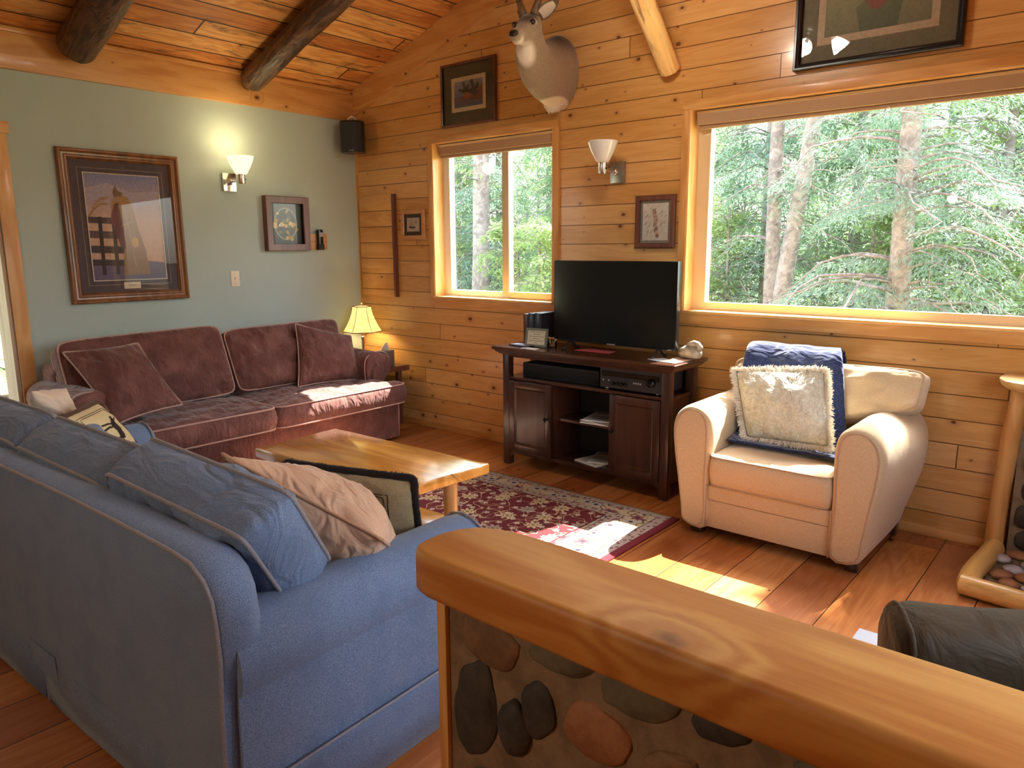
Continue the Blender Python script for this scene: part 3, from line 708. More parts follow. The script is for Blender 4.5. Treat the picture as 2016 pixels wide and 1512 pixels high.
# ------------------------------------------------------------------ blue sofa (local frame: x along its length, y from back to front)
BO = V((3.80, -3.44, 0)); BR = math.radians(2.5); BL = 2.40
BM = Matrix.Translation(BO) @ Matrix.Rotation(BR, 4, 'Z')
def bw(*p): return BM @ V(p)
s = empty('blue_sofa', 'blue denim sofa with loose back cushions, seen from behind at left', 'sofa', BO, BR)
out = [(-.037, .265), (-.031, .42), (-.021, .556), (-.024, .64), (-.035, .70), (-.066, .742), (-.12, .770), (-.20, .779), (-.302, .783), (-.5, .79), (-.8, .796)]
half = [(-.037, 0.16), (-.037, .2)] + out
full = half + [(-BL - x, z) for x, z in reversed(half)]
def outl(e, y):
    r = []
    n = len(full)
    for i, (x, z) in enumerate(full):
        x0, z0 = full[max(0, i - 1)]; x1, z1 = full[min(n - 1, i + 1)]
        t = V((x1 - x0, z1 - z0)).normalized(); nx, nz = t.y, -t.x
        w = min(1, max(0, (z - .5) / .12)) * (1 + 2.2 * abs(nx) if x > -1.2 else 1); r.append((x - nx * -e * w if False else x + nx * e * w, y, z + nz * e * w))
    return r
sgn = 1 if outl(.03, 0)[6][2] > full[6][1] else -1
rings = [outl(sgn * e, y) for e, y in ((0, 0.), (.005, .005), (.010, .025), (.012, .05), (.010, .075), (.004, .1), (-.006, .12), (-.02, .13))]
mb = MB(); mb.loft(rings, cap=True); mb.make('backrest', M['denim'], s, True, auto=50)
MB().tube([(x, -.003, z) for x, z in full], .0055, 6).make('piping', M['denim_pipe'], s, True)
def arm_ring(y, e=0., mir=False, tp=0.):
    P_ = [(-.205, .10), (-.013, .10), (-.013, .445), (.0, .452), (.010, .48), (.012, .52), (.004, .56), (-.018, .594), (-.055, .618), (-.10, .627), (-.145, .618), (-.18, .59), (-.202, .55), (-.208, .48), (-.205, .40)]
    r = []
    for x, z in P_:
        cx, cz = -.1, .45
        x = cx + (x - cx) * (1 - e); z = z - (z - cz) * e if z > cz else z
        z -= tp * max(0, z - .3)
        if mir: x = -BL - x
        r.append((x, y, z))
    return r
for mir in (False, True):
    rings = [arm_ring(y, e, mir, tp) for y, e, tp in ((.03, 0, 0), (.2, 0, .0), (.4, 0, .0), (.6, .0, .01), (.8, 0, .02), (.9, 0, .025), (.935, .02, .03), (.952, .07, .03), (.958, .13, .03))]
    mb = MB(); mb.loft(rings); a = mb.make('arm', M['denim'], s, True, auto=42)
    MB().tube([V(p) for p in arm_ring(.936, -.015, mir, .03)[2:]], .005, 6).make('piping', M['denim_pipe'], a, True)
MB().box(-BL + .03, -.03, .03, .92, .06, .30, .02).make('base', M['denim'], s, True, auto=40)
# skirt with a kick pleat in the back
def skirt(pts, name='skirt'):
    vs = []; fs = []
    for i, (x, y, dx) in enumerate(pts):
        for z, fl in ((.162 if abs(y) < .006 else .192, 0), (.158, .0), (.1, .002), (.005, .008)):
            vs.append((x + dx[0] * fl + (dx[2] * (.19 - z) / .19 if len(dx) > 2 else 0), y + dx[1] * fl, z))
    for i in range(len(pts) - 1):
        for k in range(3): a = i * 4 + k; fs.append((a, a + 1, a + 5, a + 4))
    o = mesh(name, vs, fs, M['denim'], s, True)
    m = o.modifiers.new('t', 'SOLIDIFY'); m.thickness = .008; m.offset = 0
    return o
e0 = -.004
skirt([(-1.155, -e0, (0, -1, .035)), (-.9, -e0, (0, -1)), (-.5, -e0, (0, -1)), (-.05, -e0, (0, -1)), (-.037, .0, (.3, -.7)), (-.006, .012, (1, -.3)), (-.001, .5, (1, 0)), (-.001, .92, (1, 0)), (-.006, .955, (.7, .7)), (-.2, .958, (0, 1)), (-1.2, .958, (0, 1)), (-2.2, .958, (0, 1)), (-BL - .0, .955, (-.7, .7)), (-BL - .005, .5, (-1, 0)), (-BL - .005, .0, (-1, 0)), (-BL, -e0, (-.7, -.7)), (-2., -e0, (0, -1)), (-1.5, -e0, (0, -1)), (-1.157, -e0, (0, -1, -.004))])
mesh('pleat_insert', [(-1.25, -.002, .0), (-1.05, -.002, .0), (-1.05, -.002, .19), (-1.25, -.002, .19)], [(0, 1, 2, 3)], M['denim'], s)
MB().tube([(-.0, .01, .192), (.003, .03, .192), (.003, .95, .192)], .0035, 6).make('piping', M['denim_pipe'], s, True)
for x0, x1, sd in ((-2.2, -1.21, 3), (-1.2, -.215, 4)):
    cushion('seat_cushion', [(x0, .2, .385), (x1, .2, .385), (x1, .965, .375), (x0, .965, .375)], .185, M['denim'], M['denim_pipe'], s, band=.6, k=14, n=22, wr=.006, seed=sd, bulge=.012, crease=.004)
bc = [((-.77, .37, .48), (-.10, .32, .60), (-.075, .18, .845), (-.755, .155, .895), 11), ((-1.43, .38, .48), (-.805, .38, .48), (-.795, .155, .85), (-1.42, .145, .87), 12), ((-2.06, .38, .48), (-1.455, .38, .48), (-1.44, .15, .87), (-2.05, .14, .875), 15)]
for a, b, c, e, sd in bc:
    cushion('back_cushion', [a, b, c, e], .205, M['denim_soft'], M['denim_pipe'], s, band=.78, k=14, n=44, wr=.026, seed=sd, bulge=.018, crease=.006, c=.45, pipe=.0065, flipn=-1)

# ------------------------------------------------------------------ brown sofa against the blue wall
s = empty('brown_sofa', 'long brown microsuede sofa with pale piping against the blue wall', 'sofa', (.5, -1.53, 0), -PI / 2)
YA, YB = -2.68, -.385
def frontpts(x, r=.03): return x
mb = MB(); rings = []
for z, e in ((.02, .012), (.10, .006), (.20, .0), (.28, .0), (.30, .01)):
    o = [(p[0] + .50, p[1] + (YA + YB) / 2) for p in rrect(.435 - e * .3, (YB - YA) / 2 - .005 - e * .3, .05)]
    rings.append([(x, y, z) for x, y in o])
mb.loft(rings); mb.make('base', M['brown'], s, True, auto=50)
MB().tube([(.945, YB - .05, .05), (.945, YB - .05, .295)], .004, 6).make('piping', M['brown_pipe'], s, True)
mb = MB(); mb.box(.05, .30, YA + .06, YB - .06, .25, .80, .06); mb.make('backrest', M['brown'], s, True, auto=60)
for sg, y0 in ((1, YB), (-1, YA)):
    yc = y0 - sg * .115; rings = []
    for x, e in ((.06, .06), (.075, .02), (.1, 0), (.3, 0), (.5, 0), (.70, 0), (.745, .0), (.765, .02), (.775, .05)):
        ring = []
        P_ = [(-.095, .28), (.06, .28), (.065, .42), (.085, .49), (.13, .52), (.155, .57), (.145, .63), (.105, .672), (.045, .687), (-.03, .675), (-.085, .64), (-.10, .58), (-.095, .45)]
        for dy, z in smooth_poly(P_, 3):
            zz = z if z < .3 else z - max(0, z - .3) * e * .8
            ring.append((x, yc + sg * dy * (1 - e), zz + .012 * math.sin(dy * 30 + x * 3) * (x > .2)))
        rings.append(ring)
    mb = MB(); mb.loft(rings); a = mb.make('arm', M['brown'], s, True, auto=50)
    MB().tube([(.752, yc + sg * dy * 1.01, z * 1.002) for dy, z in smooth_poly(P_, 3)[4:]], .005, 6).make('piping', M['brown_pipe'], a, True)
    MB().prism([(yc - .055, .30), (yc + .055, .30), (yc + .05, .56), (yc, .60), (yc - .05, .56)], 0, .77, .79).make('front_panel', M['brown'], a, bev=.01)
def seatwarp(sg, lim):
    def w(v):
        t = min(1, max(0, (.86 - v.x) / .10)); y = v.y
        if sg > 0 and y > lim - .19: v = V((v.x, y + (min(y, lim - .19 + (y - lim + .19) * .12) - y) * t, v.z))
        if sg < 0 and y < lim + .19: v = V((v.x, y + (max(y, lim + .19 + (y - lim - .19) * .12) - y) * t, v.z))
        return v
    return w
for ya, yb, sd, sg in ((-1.53, -.385, 21, 1), (-2.68, -1.535, 22, -1)):
    cushion('seat_cushion', [(.25, ya, .385), (1.0, ya, .375), (1.0, yb, .375), (.25, yb, .385)], .20, M['brown'], M['brown_pipe'], s, band=.72, k=16, n=40, wr=.018, seed=sd, bulge=.02, crease=.016, c=.55, flipn=1, warp=seatwarp(sg, yb if sg > 0 else ya), pipe=.006)
cushion('back_cushion', [(.47, -2.60, .47), (.46, -1.555, .47), (.27, -1.555, .94), (.27, -2.60, .92)], .25, M['brown'], M['brown_pipe'], s, band=.5, k=12, n=36, wr=.032, seed=31, bulge=.012, crease=.026, c=.5, pipe=.006)
cushion('back_cushion', [(.46, -1.525, .47), (.46, -.60, .47), (.26, -.53, .905), (.27, -1.525, .895)], .25, M['brown'], M['brown_pipe'], s, band=.5, k=12, n=36, wr=.032, seed=33, bulge=.012, crease=.026, c=.5, pipe=.006)
fixw(s)
# throw pillows on the brown sofa
def pillow(name, q, T, mk, pk, label, seed, **k):
    kw = dict(band=0, k=22, n=34, a=2.2, c=.62, wr=.018, conc=.05, crease=.016, ear=.03); kw.update(k)
    return cushion(name, q, T, M[mk], M[pk] if pk else None, None, seed=seed, label=label, cat='pillow', **kw)[0]
pillow('throw_pillow', [(.86, -2.50, .50), (.84, -2.10, .545), (.50, -2.19, .91), (.50, -2.62, .90)], .20, 'brown', 'brown_pipe', 'large brown throw pillow leaning at the left end of the brown sofa', 41)
pillow('throw_pillow', [(.64, -1.13, .49), (.66, -.56, .47), (.49, -.52, .80), (.42, -.98, .93)], .20, 'brown', 'brown_pipe', 'square brown throw pillow at the right end of the brown sofa near the lamp', 42)

# ------------------------------------------------------------------ pillows on the blue sofa
def bq(*p): return [bw(*q) for q in p]
pillow('throw_pillow', bq((-.60, .58, .53), (-.16, .72, .53), (-.015, .50, .69), (-.50, .32, .90)), .29, 'peach', 'peach_pipe', 'plump peach cotton pillow leaning on the nearest blue back cushion', 51, wr=.013, flipn=-1, crease=.004)
tp, tvs, tl0, tl1 = cushion('tapestry_pillow', bq((-.62, .66, .50), (-.195, .84, .505), (-.155, .77, .775), (-.56, .57, .805)), .13, M['tapd'], None, None, k=24, n=26, a=2.2, c=.6, wr=.012, conc=.03, crease=.008, seed=52, flipn=-1,
                            label='tan tapestry pillow with thick black fringe between peach pillow and coffee table', cat='pillow')
# black bushy edging
rng = random.Random(5); mb = MB(); path = [(tvs[a] + tvs[b]) / 2 for a, b in zip(tl0, tl1)]
mb.tube(path, .013, 8, True, ns=.25, nf=60.)
for i in range(1400):
    k = rng.randrange(len(path)); p = path[k].lerp(path[(k + 1) % len(path)], rng.random()); d = V((rng.gauss(0, 1), rng.gauss(0, 1), rng.gauss(0, 1))).normalized()
    q = p + d * .011; w = d.orthogonal().normalized() * .0013; mb.add([q - w, q + w, q + d * .008], [(0, 1, 2)])
mb.make('fringe', M['blackfr'], tp, True)
def quadpt(q, s_, t_): return q[0] * (1 - s_) * (1 - t_) + q[1] * s_ * (1 - t_) + q[2] * s_ * t_ + q[3] * (1 - s_) * t_
def surface_line(o_vs, n, side, pts):
    """points on a cushion surface: u,v in -1..1"""
    N = (n + 1) ** 2; g = [math.copysign(abs(-1 + 2 * i / n) ** .82, -1 + 2 * i / n) for i in range(n + 1)]
    out = []
    def loc(u):
        for i in range(n):
            if g[i] <= u <= g[i + 1]: return i, (u - g[i]) / (g[i + 1] - g[i])
        return (n - 1, 1.) if u > 0 else (0, 0.)
    for u, v in pts:
        i, a = loc(u); j, b = loc(v); f = lambda ii, jj: o_vs[side * N + jj * (n + 1) + ii]
        out.append(f(i, j) * (1 - a) * (1 - b) + f(i + 1, j) * a * (1 - b) + f(i + 1, j + 1) * a * b + f(i, j + 1) * (1 - a) * b)
    return out
def seg(pts, n=10):
    r = []
    for (a, b), (c, d) in zip(pts, pts[1:]): r += [(a + (c - a) * i / n, b + (d - b) * i / n) for i in range(n)]
    return r + [pts[-1]]
for side in (0, 1):
    mb = MB()
    for k in (.66, .60): mb.tube(surface_line(tvs, 26, side, seg([(-k, -k), (k, -k), (k, k), (-k, k), (-k, -k)])), .002, 5)
    mb.make('border_stitching', M['blackfr'], tp, True)
# deer tapestry pillow
dp, dvs, dl0, dl1 = cushion('tapestry_pillow', bq((-1.95, .61, .515), (-2.20, .87, .50), (-2.21, .69, .78), (-1.94, .42, .785)), .12, M['deerp'], M['deerp_pipe'], None, k=20, n=26, a=2.2, c=.6, wr=.008, conc=.03, crease=.006, seed=53, pipe=.016,
                            label='cream tapestry pillow with brown edge and an animal picture on the blue sofa', cat='pillow')
dside = 0 if (dvs[14 * 27 + 13] - dvs[27 * 27 + 14 * 27 + 13]).dot(V((5.3, -4.2, 1.5)) - dvs[14 * 27 + 13]) > 0 else 1
fr = []
mb = MB()
for k in (.78, .72): mb.tube(surface_line(dvs, 26, dside, seg([(-k, -k), (k, -k), (k, k), (-k, k), (-k, -k)])), .0018, 5)
# animal drawn in thread: body, legs, neck, head
def blob(pts, r): mb.tube(surface_line(dvs, 26, dside, seg(pts, 6)), r, 6)
blob([(-.05, -.35), (.1, -.02), (.05, .2)], .016); blob([(-.02, -.4), (-.3, -.45), (-.5, -.42)], .0055); blob([(.02, -.28), (-.22, -.3), (-.45, -.24)], .0055)
blob([(.06, .1), (-.2, .14), (-.45, .1)], .0055); blob([(.1, .2), (-.15, .26), (-.4, .28)], .005); blob([(.08, .2), (.3, .32)], .011); blob([(.3, .3), (.36, .44)], .008); blob([(.36, .34), (.5, .3), (.6, .38)], .003)
mb.make('embroidery', M['kneedle'], dp, True)
pillow('throw_pillow', bq((-2.32, .45, .655), (-2.50, .70, .65), (-2.36, .62, .84), (-2.15, .40, .885)), .15, 'tanp', None, 'small pale tan pillow standing at the far end of the blue sofa', 54, flipn=1)

# ------------------------------------------------------------------ cream club chair
s = empty('armchair', 'cream upholstered club chair with rounded arms under the large window', 'armchair', (4.03, -.42, 0))
XC = 4.032
def cring(y, e, sg):
    t = min(1, max(0, (-y - .10) / .68))          # 1 at front, 0 at back
    bul = .03 + .10 * math.sin(PI * min(1, max(0, (-y) / .78)) * .9) ** 1.2 * (1 - .62 * t)
    pts = [(.305, .055), (.435, .055), (.455, .15), (.475, .30), (.495, .42), (.508, .52), (.510, .58), (.495, .635), (.46, .675), (.41, .695), (.355, .685), (.315, .65), (.300, .59), (.298, .5), (.303, .3)]
    r = []
    for dx, z in smooth_poly(pts, 3):
        w = max(0, (dx - .36) / .15); h = math.sin(PI * min(1, max(0, (z - .05) / .66))) ** .8
        x = dx + bul * w * h * (1 - t * .75)
        cx, cz = .405, .38
        x = cx + (x - cx) * (1 - e / .11) ; z2 = cz + (z - cz) * (1 - e / .33)
        r.append((XC + sg * x, y, z2))
    return r
for sg in (-1, 1):
    ys = [(-.03, .03), (-.035, .01), (-.05, 0), (-.12, 0), (-.2, 0), (-.3, 0), (-.42, 0), (-.54, 0), (-.66, 0), (-.73, .0), (-.755, .003), (-.77, .010), (-.777, .022), (-.778, .035)]
    mb = MB(); mb.loft([cring(y, e, sg) for y, e in ys]); a = mb.make('arm', M['cream'], s, True, auto=60)
    r0 = cring(-.776, .024, sg); k0 = [p for p in r0]
    MB().tube(k0, .0042, 6, True).make('welt', M['cream_pipe'], a, True)
MB().box(XC - .44, XC + .44, -.70, -.05, .07, .30, .01).make('base', M['cream'], s, True, auto=40)
mb = MB()
for z0, z1, d in ((.058, .205, .006), (.207, .285, .0)): mb.box(XC - .312, XC + .312, -.765 + d, -.70, z0, z1, .008)
mb.make('front_rail', M['cream'], s, True, auto=40)
for xx in (XC - .308, XC + .308): MB().tube([(xx, -.772, .06), (xx, -.772, .29)], .004, 6).make('welt', M['cream_pipe'], s, True)
MB().box(XC - .36, XC + .46, -.20, -.02, .10, .80, .05).make('backrest', M['cream'], s, True, auto=60)
cushion('seat_cushion', [(XC - .30, -.785, .370), (XC + .30, -.785, .370), (XC + .30, -.20, .385), (XC - .30, -.20, .385)], .185, M['cream'], M['cream_pipe'], s, band=.8, k=16, n=24, wr=.004, seed=61, bulge=.01, crease=.003, c=.5, pipe=.004)
cushion('back_cushion', [(XC - .33, -.30, .46), (XC + .53, -.27, .70), (XC + .54, -.165, .875), (XC - .43, -.165, .86)], .20, M['cream'], M['cream_pipe'], s, band=.55, k=9, n=30, wr=.018, seed=62, bulge=.015, crease=.012, c=.45, pipe=.005)
for x, y in ((-.38, -.70), (.40, -.70), (-.36, -.1), (.42, -.1)): MB().box(XC + x - .03, XC + x + .03, y - .03, y + .03, 0, .075, .006).make('foot', M['espresso'], s, True, auto=40)
fixw(s)
# throw blanket
def fold(name, prof, xl, xr, mat, label, thick=.014, nx=26, seed=1, amp=.012):
    sp = smooth_poly([V((y, z, 0)) for y, z in prof], 8, False); n = len(sp); vs = []; fs = []
    for j, p in enumerate(sp):
        t = j / (n - 1); a = xl(t); b = xr(t)
        for i in range(nx + 1):
            u = i / nx; x = a + (b - a) * u
            k = amp * noise.noise(V((x * 9 + seed, t * 2.2, seed))) + amp * .6 * noise.noise(V((x * 22 + seed, t * 3, seed + 4)))
            vs.append((x, p.x - k * 1., p.y + k * .6))
    for j in range(n - 1):
        for i in range(nx): q = j * (nx + 1) + i; fs.append((q, q + 1, q + nx + 2, q + nx + 1))
    o = mesh(name, vs, fs, mat, None, True)
    m = o.modifiers.new('s', 'SOLIDIFY'); m.thickness = thick; m.offset = -1
    m = o.modifiers.new('ss', 'SUBSURF'); m.levels = 1; m.render_levels = 1
    return tag(o, label, 'blanket')
fold('throw_blanket', [(-.045, .70), (-.04, .84), (-.07, .925), (-.15, .955), (-.235, .935), (-.30, .85), (-.345, .70), (-.39, .56), (-.44, .498), (-.52, .49), (-.60, .484)],
     lambda t: 3.63 + .12 * t, lambda t: 4.15 + .33 * max(0, t - .3), M['navy'], 'navy fleece throw draped over the back of the cream armchair', seed=3, amp=.018)
fp, fvs, fl0, fl1 = cushion('fringed_pillow', [(3.815, -.515, .505), (4.25, -.565, .535), (4.155, -.405, .875), (3.685, -.395, .83)], .15, M['damask'], None, None, k=30, n=34, a=2.2, c=.6, wr=.014, conc=.02, crease=.014, seed=71,
                            label='ivory damask pillow with bushy fringe on the cream armchair', cat='pillow')
path = [(fvs[a] + fvs[b]) / 2 for a, b in zip(fl0, fl1)]; cen = sum(path, V()) / len(path); mb = MB(); rng = random.Random(8)
nrm = (path[10] - cen).cross(path[40] - cen).normalized()
for i in range(2600):
    k = rng.randrange(len(path)); t = rng.random(); p = path[k].lerp(path[(k + 1) % len(path)], t); e = (path[(k + 1) % len(path)] - path[k])
    o = (p - cen); o -= nrm * o.dot(nrm); o.normalize(); e = e.normalized()
    d = (o + nrm * rng.gauss(0, .35) + e * rng.gauss(0, .25)).normalized(); L = rng.uniform(.026, .04); p = p + nrm * rng.uniform(-.012, .012)
    q1 = p + d * L * .55 + nrm * .004; q2 = q1 + (d + e * rng.gauss(0, .5) + nrm * rng.gauss(0, .3) + V((0, 0, -.35))).normalized() * L * .5; w = e * .0022
    mb.add([p - w, p + w, q1 - w * 1.2, q1 + w * 1.2, q2 - w * .6, q2 + w * .6], [(0, 1, 3, 2), (2, 3, 5, 4)])
mb.make('fringe', M['fringe'], fp, True)

# ------------------------------------------------------------------ dark leather chair behind the half wall
s = empty('leather_armchair', 'dark olive leather armchair at the lower right behind the half wall', 'armchair', (5.25, -2.37, 0), math.radians(30))
def ell(cx, cz, rx, rz, n=20, a0=0): return [(cx + rx * math.cos(2 * PI * i / n), cz + rz * math.sin(2 * PI * i / n)) for i in range(n)]
for yc, nm in ((.12, 'arm'), (-.46, 'arm')):
    rings = []
    for x, e in ((-.27, .30), (-.262, .16), (-.25, .08), (-.22, .0), (-.1, .0), (.1, -.02), (.4, 0), (.55, .0)):
        ring = []
        for i in range(28):
            a = 2 * PI * i / 28; yy = math.cos(a) * .115 * (1 - e); zz = math.sin(a) * .11 * (1 - e)
            k = 1 + .10 * noise.noise(V((x * 5, math.cos(a) * 2, math.sin(a) * 2 + yc * 9))) + .035 * noise.noise(V((x * 18, a * 3, yc)))
            z = .56 + zz * k
            if math.sin(a) < -.2: z = .56 + zz * k - (-.2 - math.sin(a)) * .62; z = max(.10, z)
            ring.append((x, yc + yy * k, z))
        rings.append(ring)
    mb = MB(); mb.loft(rings); a = mb.make(nm, M['leather'], s, True, auto=70)
    MB().tube([(x - .0, y, z) for x, y, z in [r for r in rings[2]]][:15], .007, 8).make('welt', M['leather'], a, True)
for fx, fy in ((-.2, .1), (.6, .1), (-.2, -.44), (.6, -.44)): MB().box(fx - .025, fx + .025, fy - .025, fy + .025, 0, .12).make('foot', M['espresso'], s)
MB().box(-.22, .62, -.40, .06, .10, .30, .03).make('base', M['leather'], s, True, auto=60)
MB().box(-.27, .45, -.35, .01, .30, .43, .05).make('seat_cushion', M['leather'], s, True, auto=60)
MB().box(.42, .58, -.44, .10, .12, .92, .07).make('backrest', M['leather'], s, True, auto=60)
o = box('floor_mat', 4.62, 4.9, -2.1, -1.265, 0, .012, M['pale'], b=.004); tag(o, 'pale bluish mat on the floor beside the dark leather chair', 'mat')
# ------------------------------------------------------------------ media console
s = empty('media_console', 'dark espresso wood media console under the television', 'cabinet', (2.66, -.24, 0))
X0, X1, YF, YK = 2.02, 3.30, -.41, -.06
ES, EX = M['espresso'], M['espresso_x']
mb = MB(); rings = []
for z, e in ((.772, 0), (.779, .006), (.783, .02), (.79, .024), (.796, .034), (.806, .040), (.812, .052), (.828, .055), (.832, .050)):
    x0, x1, y0, y1 = X0 - e, X1 + e, YF - e, YK + e * .3; rings.append([(x0, y0, z), (x1, y0, z), (x1, y1, z), (x0, y1, z)])
mb.loft(rings); mb.make('top', EX, s, auto=25)
for x in (X0, X1 - .055):
    for y in (YF, YK - .05):
        MB().box(x, x + .055, y, y + .05, .0, .772, .003).make('post', ES, s, True, auto=35)
MB().box(X0 + .05, X1 - .05, YF + .005, YF + .02, .762, .772).make('front_rail', EX, s)
MB().box(X0 + .01, X1 - .01, YF + .01, YK - .005, .605, .625, .002).make('shelf', EX, s)
MB().box(X0 + .03, X1 - .03, YF + .02, YK - .005, .09, .108).make('bottom_panel', EX, s)
for x in (X0 + .012, X1 - .027): MB().box(x, x + .015, YF + .05, YK - .05, .09, .605).make('side_panel', ES, s)
for x in (2.425, 2.885): MB().box(x, x + .018, YF + .02, YK - .01, .108, .605).make('divider', ES, s)
MB().box(X0 + .05, X1 - .05, YK - .014, YK - .008, .108, .605).make('back_panel', M['blackm'], s)
MB().box(2.70, X1 - .05, YK - .014, YK - .008, .625, .772).box(X0 + .05, 2.2, YK - .014, YK - .008, .74, .772).make('back_panel', M['blackm'], s)
MB().box(2.44, 2.888, YF + .05, YK - .02, .362, .380, .002).make('shelf', EX, s)
mb = MB(); pts = [(X0 + .05, .11), (X1 - .05, .11), (X1 - .05, .05)]      # arched apron
for i in range(9): t = i / 8; pts.append((X1 - .055 - .05 * t, .05 + .035 * math.sin(t * PI / 2)))
for i in range(9): t = i / 8; pts.append((X0 + .105 - .05 * t, .085 - .035 * (1 - math.cos(t * PI / 2))))
mb.prism(pts, 1, YF + .006, YF + .022); mb.make('apron', EX, s)
def door(xa, xb, za, zb, kx):
    d = MB(); w = .045
    d.box(xa, xa + w, YF - .004, YF + .014, za, zb, .002).box(xb - w, xb, YF - .004, YF + .014, za, zb, .002)
    d.box(xa + w, xb - w, YF - .004, YF + .014, zb - w, zb, .002).box(xa + w, xb - w, YF - .004, YF + .014, za, za + w, .002)
    rg = []
    for e, y in ((w, YF - .004), (w + .004, YF - .006), (w + .010, YF + .001), (w + .014, YF + .006)): rg.append([(xa + e, y, za + e), (xb - e, y, za + e), (xb - e, y, zb - e), (xa + e, y, zb - e)])
    d.loft(rg, cap=False); d.box(xa + w, xb - w, YF + .006, YF + .01, za + w, zb - w)
    o = d.make('door', ES, s, auto=30)
    MB().lathe([(0, -.028), (.011, -.026), (.014, -.02), (.010, -.012), (.006, -.006), (.006, 0)], (kx, YF - .004, .372), 14, 1).make('knob', M['iron'], o, True)
door(X0 + .058, 2.436, .112, .602, 2.405); door(2.892, X1 - .058, .112, .602, 2.918)
fixw(s)
# television
t = empty('television', 'flat black television standing on the media console', 'television', (2.79, -.22, .832))
MB().box(-.452, .452, -.03, .012, .05, .578, .004).make('bezel', M['black'], t, True, auto=40)
MB().box(-.32, .32, .012, .045, .09, .42, .01).make('back_housing', M['blackm'], t, True, auto=40)
mesh('screen', [(-.446, -.0305, .062), (.446, -.0305, .062), (.446, -.0305, .572), (-.446, -.0305, .572)], [(0, 1, 2, 3)], M['screen'], t)
MB().box(-.03, .03, -.0325, -.03, .052, .058).make('brand_plate', M['grey'], t)
MB().box(.40, .425, -.0325, -.03, .052, .056).make('indicator', M['grey'], t)
for x in (-.33, .33):
    MB().tube([(x, -.005, .06), (x, -.06, .012), (x, -.10, .006)], .008, 8).tube([(x, -.005, .06), (x, .05, .012), (x, .08, .006)], .008, 8).make('foot', M['blackm'], t, True)
# things on the console
for i, (x, w, h, col, lab) in enumerate(((2.118, .04, .215, '4A1E18', 'dark red binder standing behind the television'), (2.165, .05, .222, '1B2236', 'navy binder standing beside the dark red one'), (2.225, .06, .226, '161B28', 'dark blue binder nearest the television'))):
    b = empty('binder', lab, 'book', (x, -.19, .832), group='binders on the console'); m = plain('binder_' + col, srgb(col), .4, coat=.2)
    MB().box(-w / 2, w / 2, -.09, .09, 0, h, .004).make('cover', m, b, True, auto=40); MB().box(-w / 2 + .004, w / 2 - .004, -.085, .094, .004, h - .004).make('pages', M['paper'], b)
t = empty('notice_frame', 'small framed notice card on the left of the console', 'sign', (2.235, -.315, .832), math.radians(8))
TL = Matrix.Rotation(math.radians(-12), 4, 'X')
mb = MB(); frame_loft(mb, .17, .125, [(0, 0), (0, .012), (.014, .012), (.016, .006)]); mb.xf(TL @ Matrix.Translation((0, 0, .063)) @ Matrix(((1, 0, 0), (0, 0, -1), (0, 1, 0))).to_4x4()); mb.make('frame', plain('notice_frame_green', srgb('6E7263'), .4), t, auto=30)
MB().box(-.08, .08, .0, .004, .005, .12).xf(TL).make('backing', M['blackm'], t)
pr = Print(); pr.rect(-.07, -.048, .07, .048, 'DAD3B8'); rng = random.Random(3)
for k, w in enumerate((.055, .03, .058, .03, .054, .012)): pr.line([(-w, .036 - k * .0145), (w, .036 - k * .0145)], .003, '6A6456')
pr.make('notice_card', t, TL @ Matrix.Translation((0, 0, .063)) @ Matrix(((1, 0, 0), (0, 0, -1), (0, 1, 0))).to_4x4() @ Matrix.Translation((0, 0, .007)))
o = MB().prism([(2.03, -.36), (2.2, -.40), (2.24, -.30), (2.06, -.27)], 2, .8325, .840).make('folder', M['black'], bev=.002); tag(o, 'flat black folder at the left end of the console top', 'folder')
o = MB().prism([(2.035, -.345), (2.185, -.37), (2.20, -.30), (2.06, -.29)], 2, .841, .8425).make('brochure', plain('brochure_blue', srgb('9AA6BE'), .4)); tag(o, 'pale blue brochure lying on the black folder', 'paper')
o = MB().prism([(2.19, -.43), (2.33, -.44), (2.31, -.37), (2.2, -.37)], 2, .8325, .8335).make('paper_slip', M['paper']); tag(o, 'white slip of paper in front of the framed notice', 'paper')
o = MB().prism([(2.53, -.286), (2.80, -.29), (2.785, -.18), (2.555, -.165)], 2, .8325, .8335).make('pink_sheet', M['pinkp']); tag(o, 'pink sheet of paper under the television', 'paper')
o = MB().prism([(3.10, -.33), (3.21, -.385), (3.26, -.30), (3.16, -.24)], 2, .8325, .834).make('white_leaflet', plain('leaflet_white', srgb('DDE3EE'), .3)); tag(o, 'white leaflet catching the light at the right end of the console', 'paper')
o = MB().prism([(3.21, -.38), (3.32, -.40), (3.34, -.17), (3.22, -.16)], 2, .8340, .8355).make('beige_leaflet', plain('leaflet_beige', srgb('C9A88C'), .6)); tag(o, 'beige leaflet under the carved duck', 'paper')
d = empty('dried_flower', 'small dried flower ornament behind the framed notice', 'ornament', (2.33, -.26, .832))
mb = MB(); rng = random.Random(4)
for k in range(9):
    a = k * .7; e = V((math.cos(a) * .03, math.sin(a) * .03, .05 + .02 * rng.random())); mb.tube([(0, 0, 0), tuple(e * .6), tuple(e)], [.002, .002, .001], 5)
    mb.ball(tuple(e), .012, 1, (1, 1, .6))
mb.make('petals', plain('dried_petals', srgb('B08A5E'), .8), d, True)
MB().ball((0, 0, .012), .025, 2, (1, 1, .5)).make('base', plain('dried_base', srgb('6B4A30'), .8), d, True)
d = empty('carved_duck', 'pale carved sleeping duck on the right end of the console', 'ornament', (3.315, -.19, .8355), math.radians(-15))
mb = MB()
body = [(-.078, .018, .03), (-.07, .034, .034), (-.04, .046, .040), (0, .050, .044), (.035, .046, .044), (.06, .034, .038), (.078, .012, .036)]
rings = []
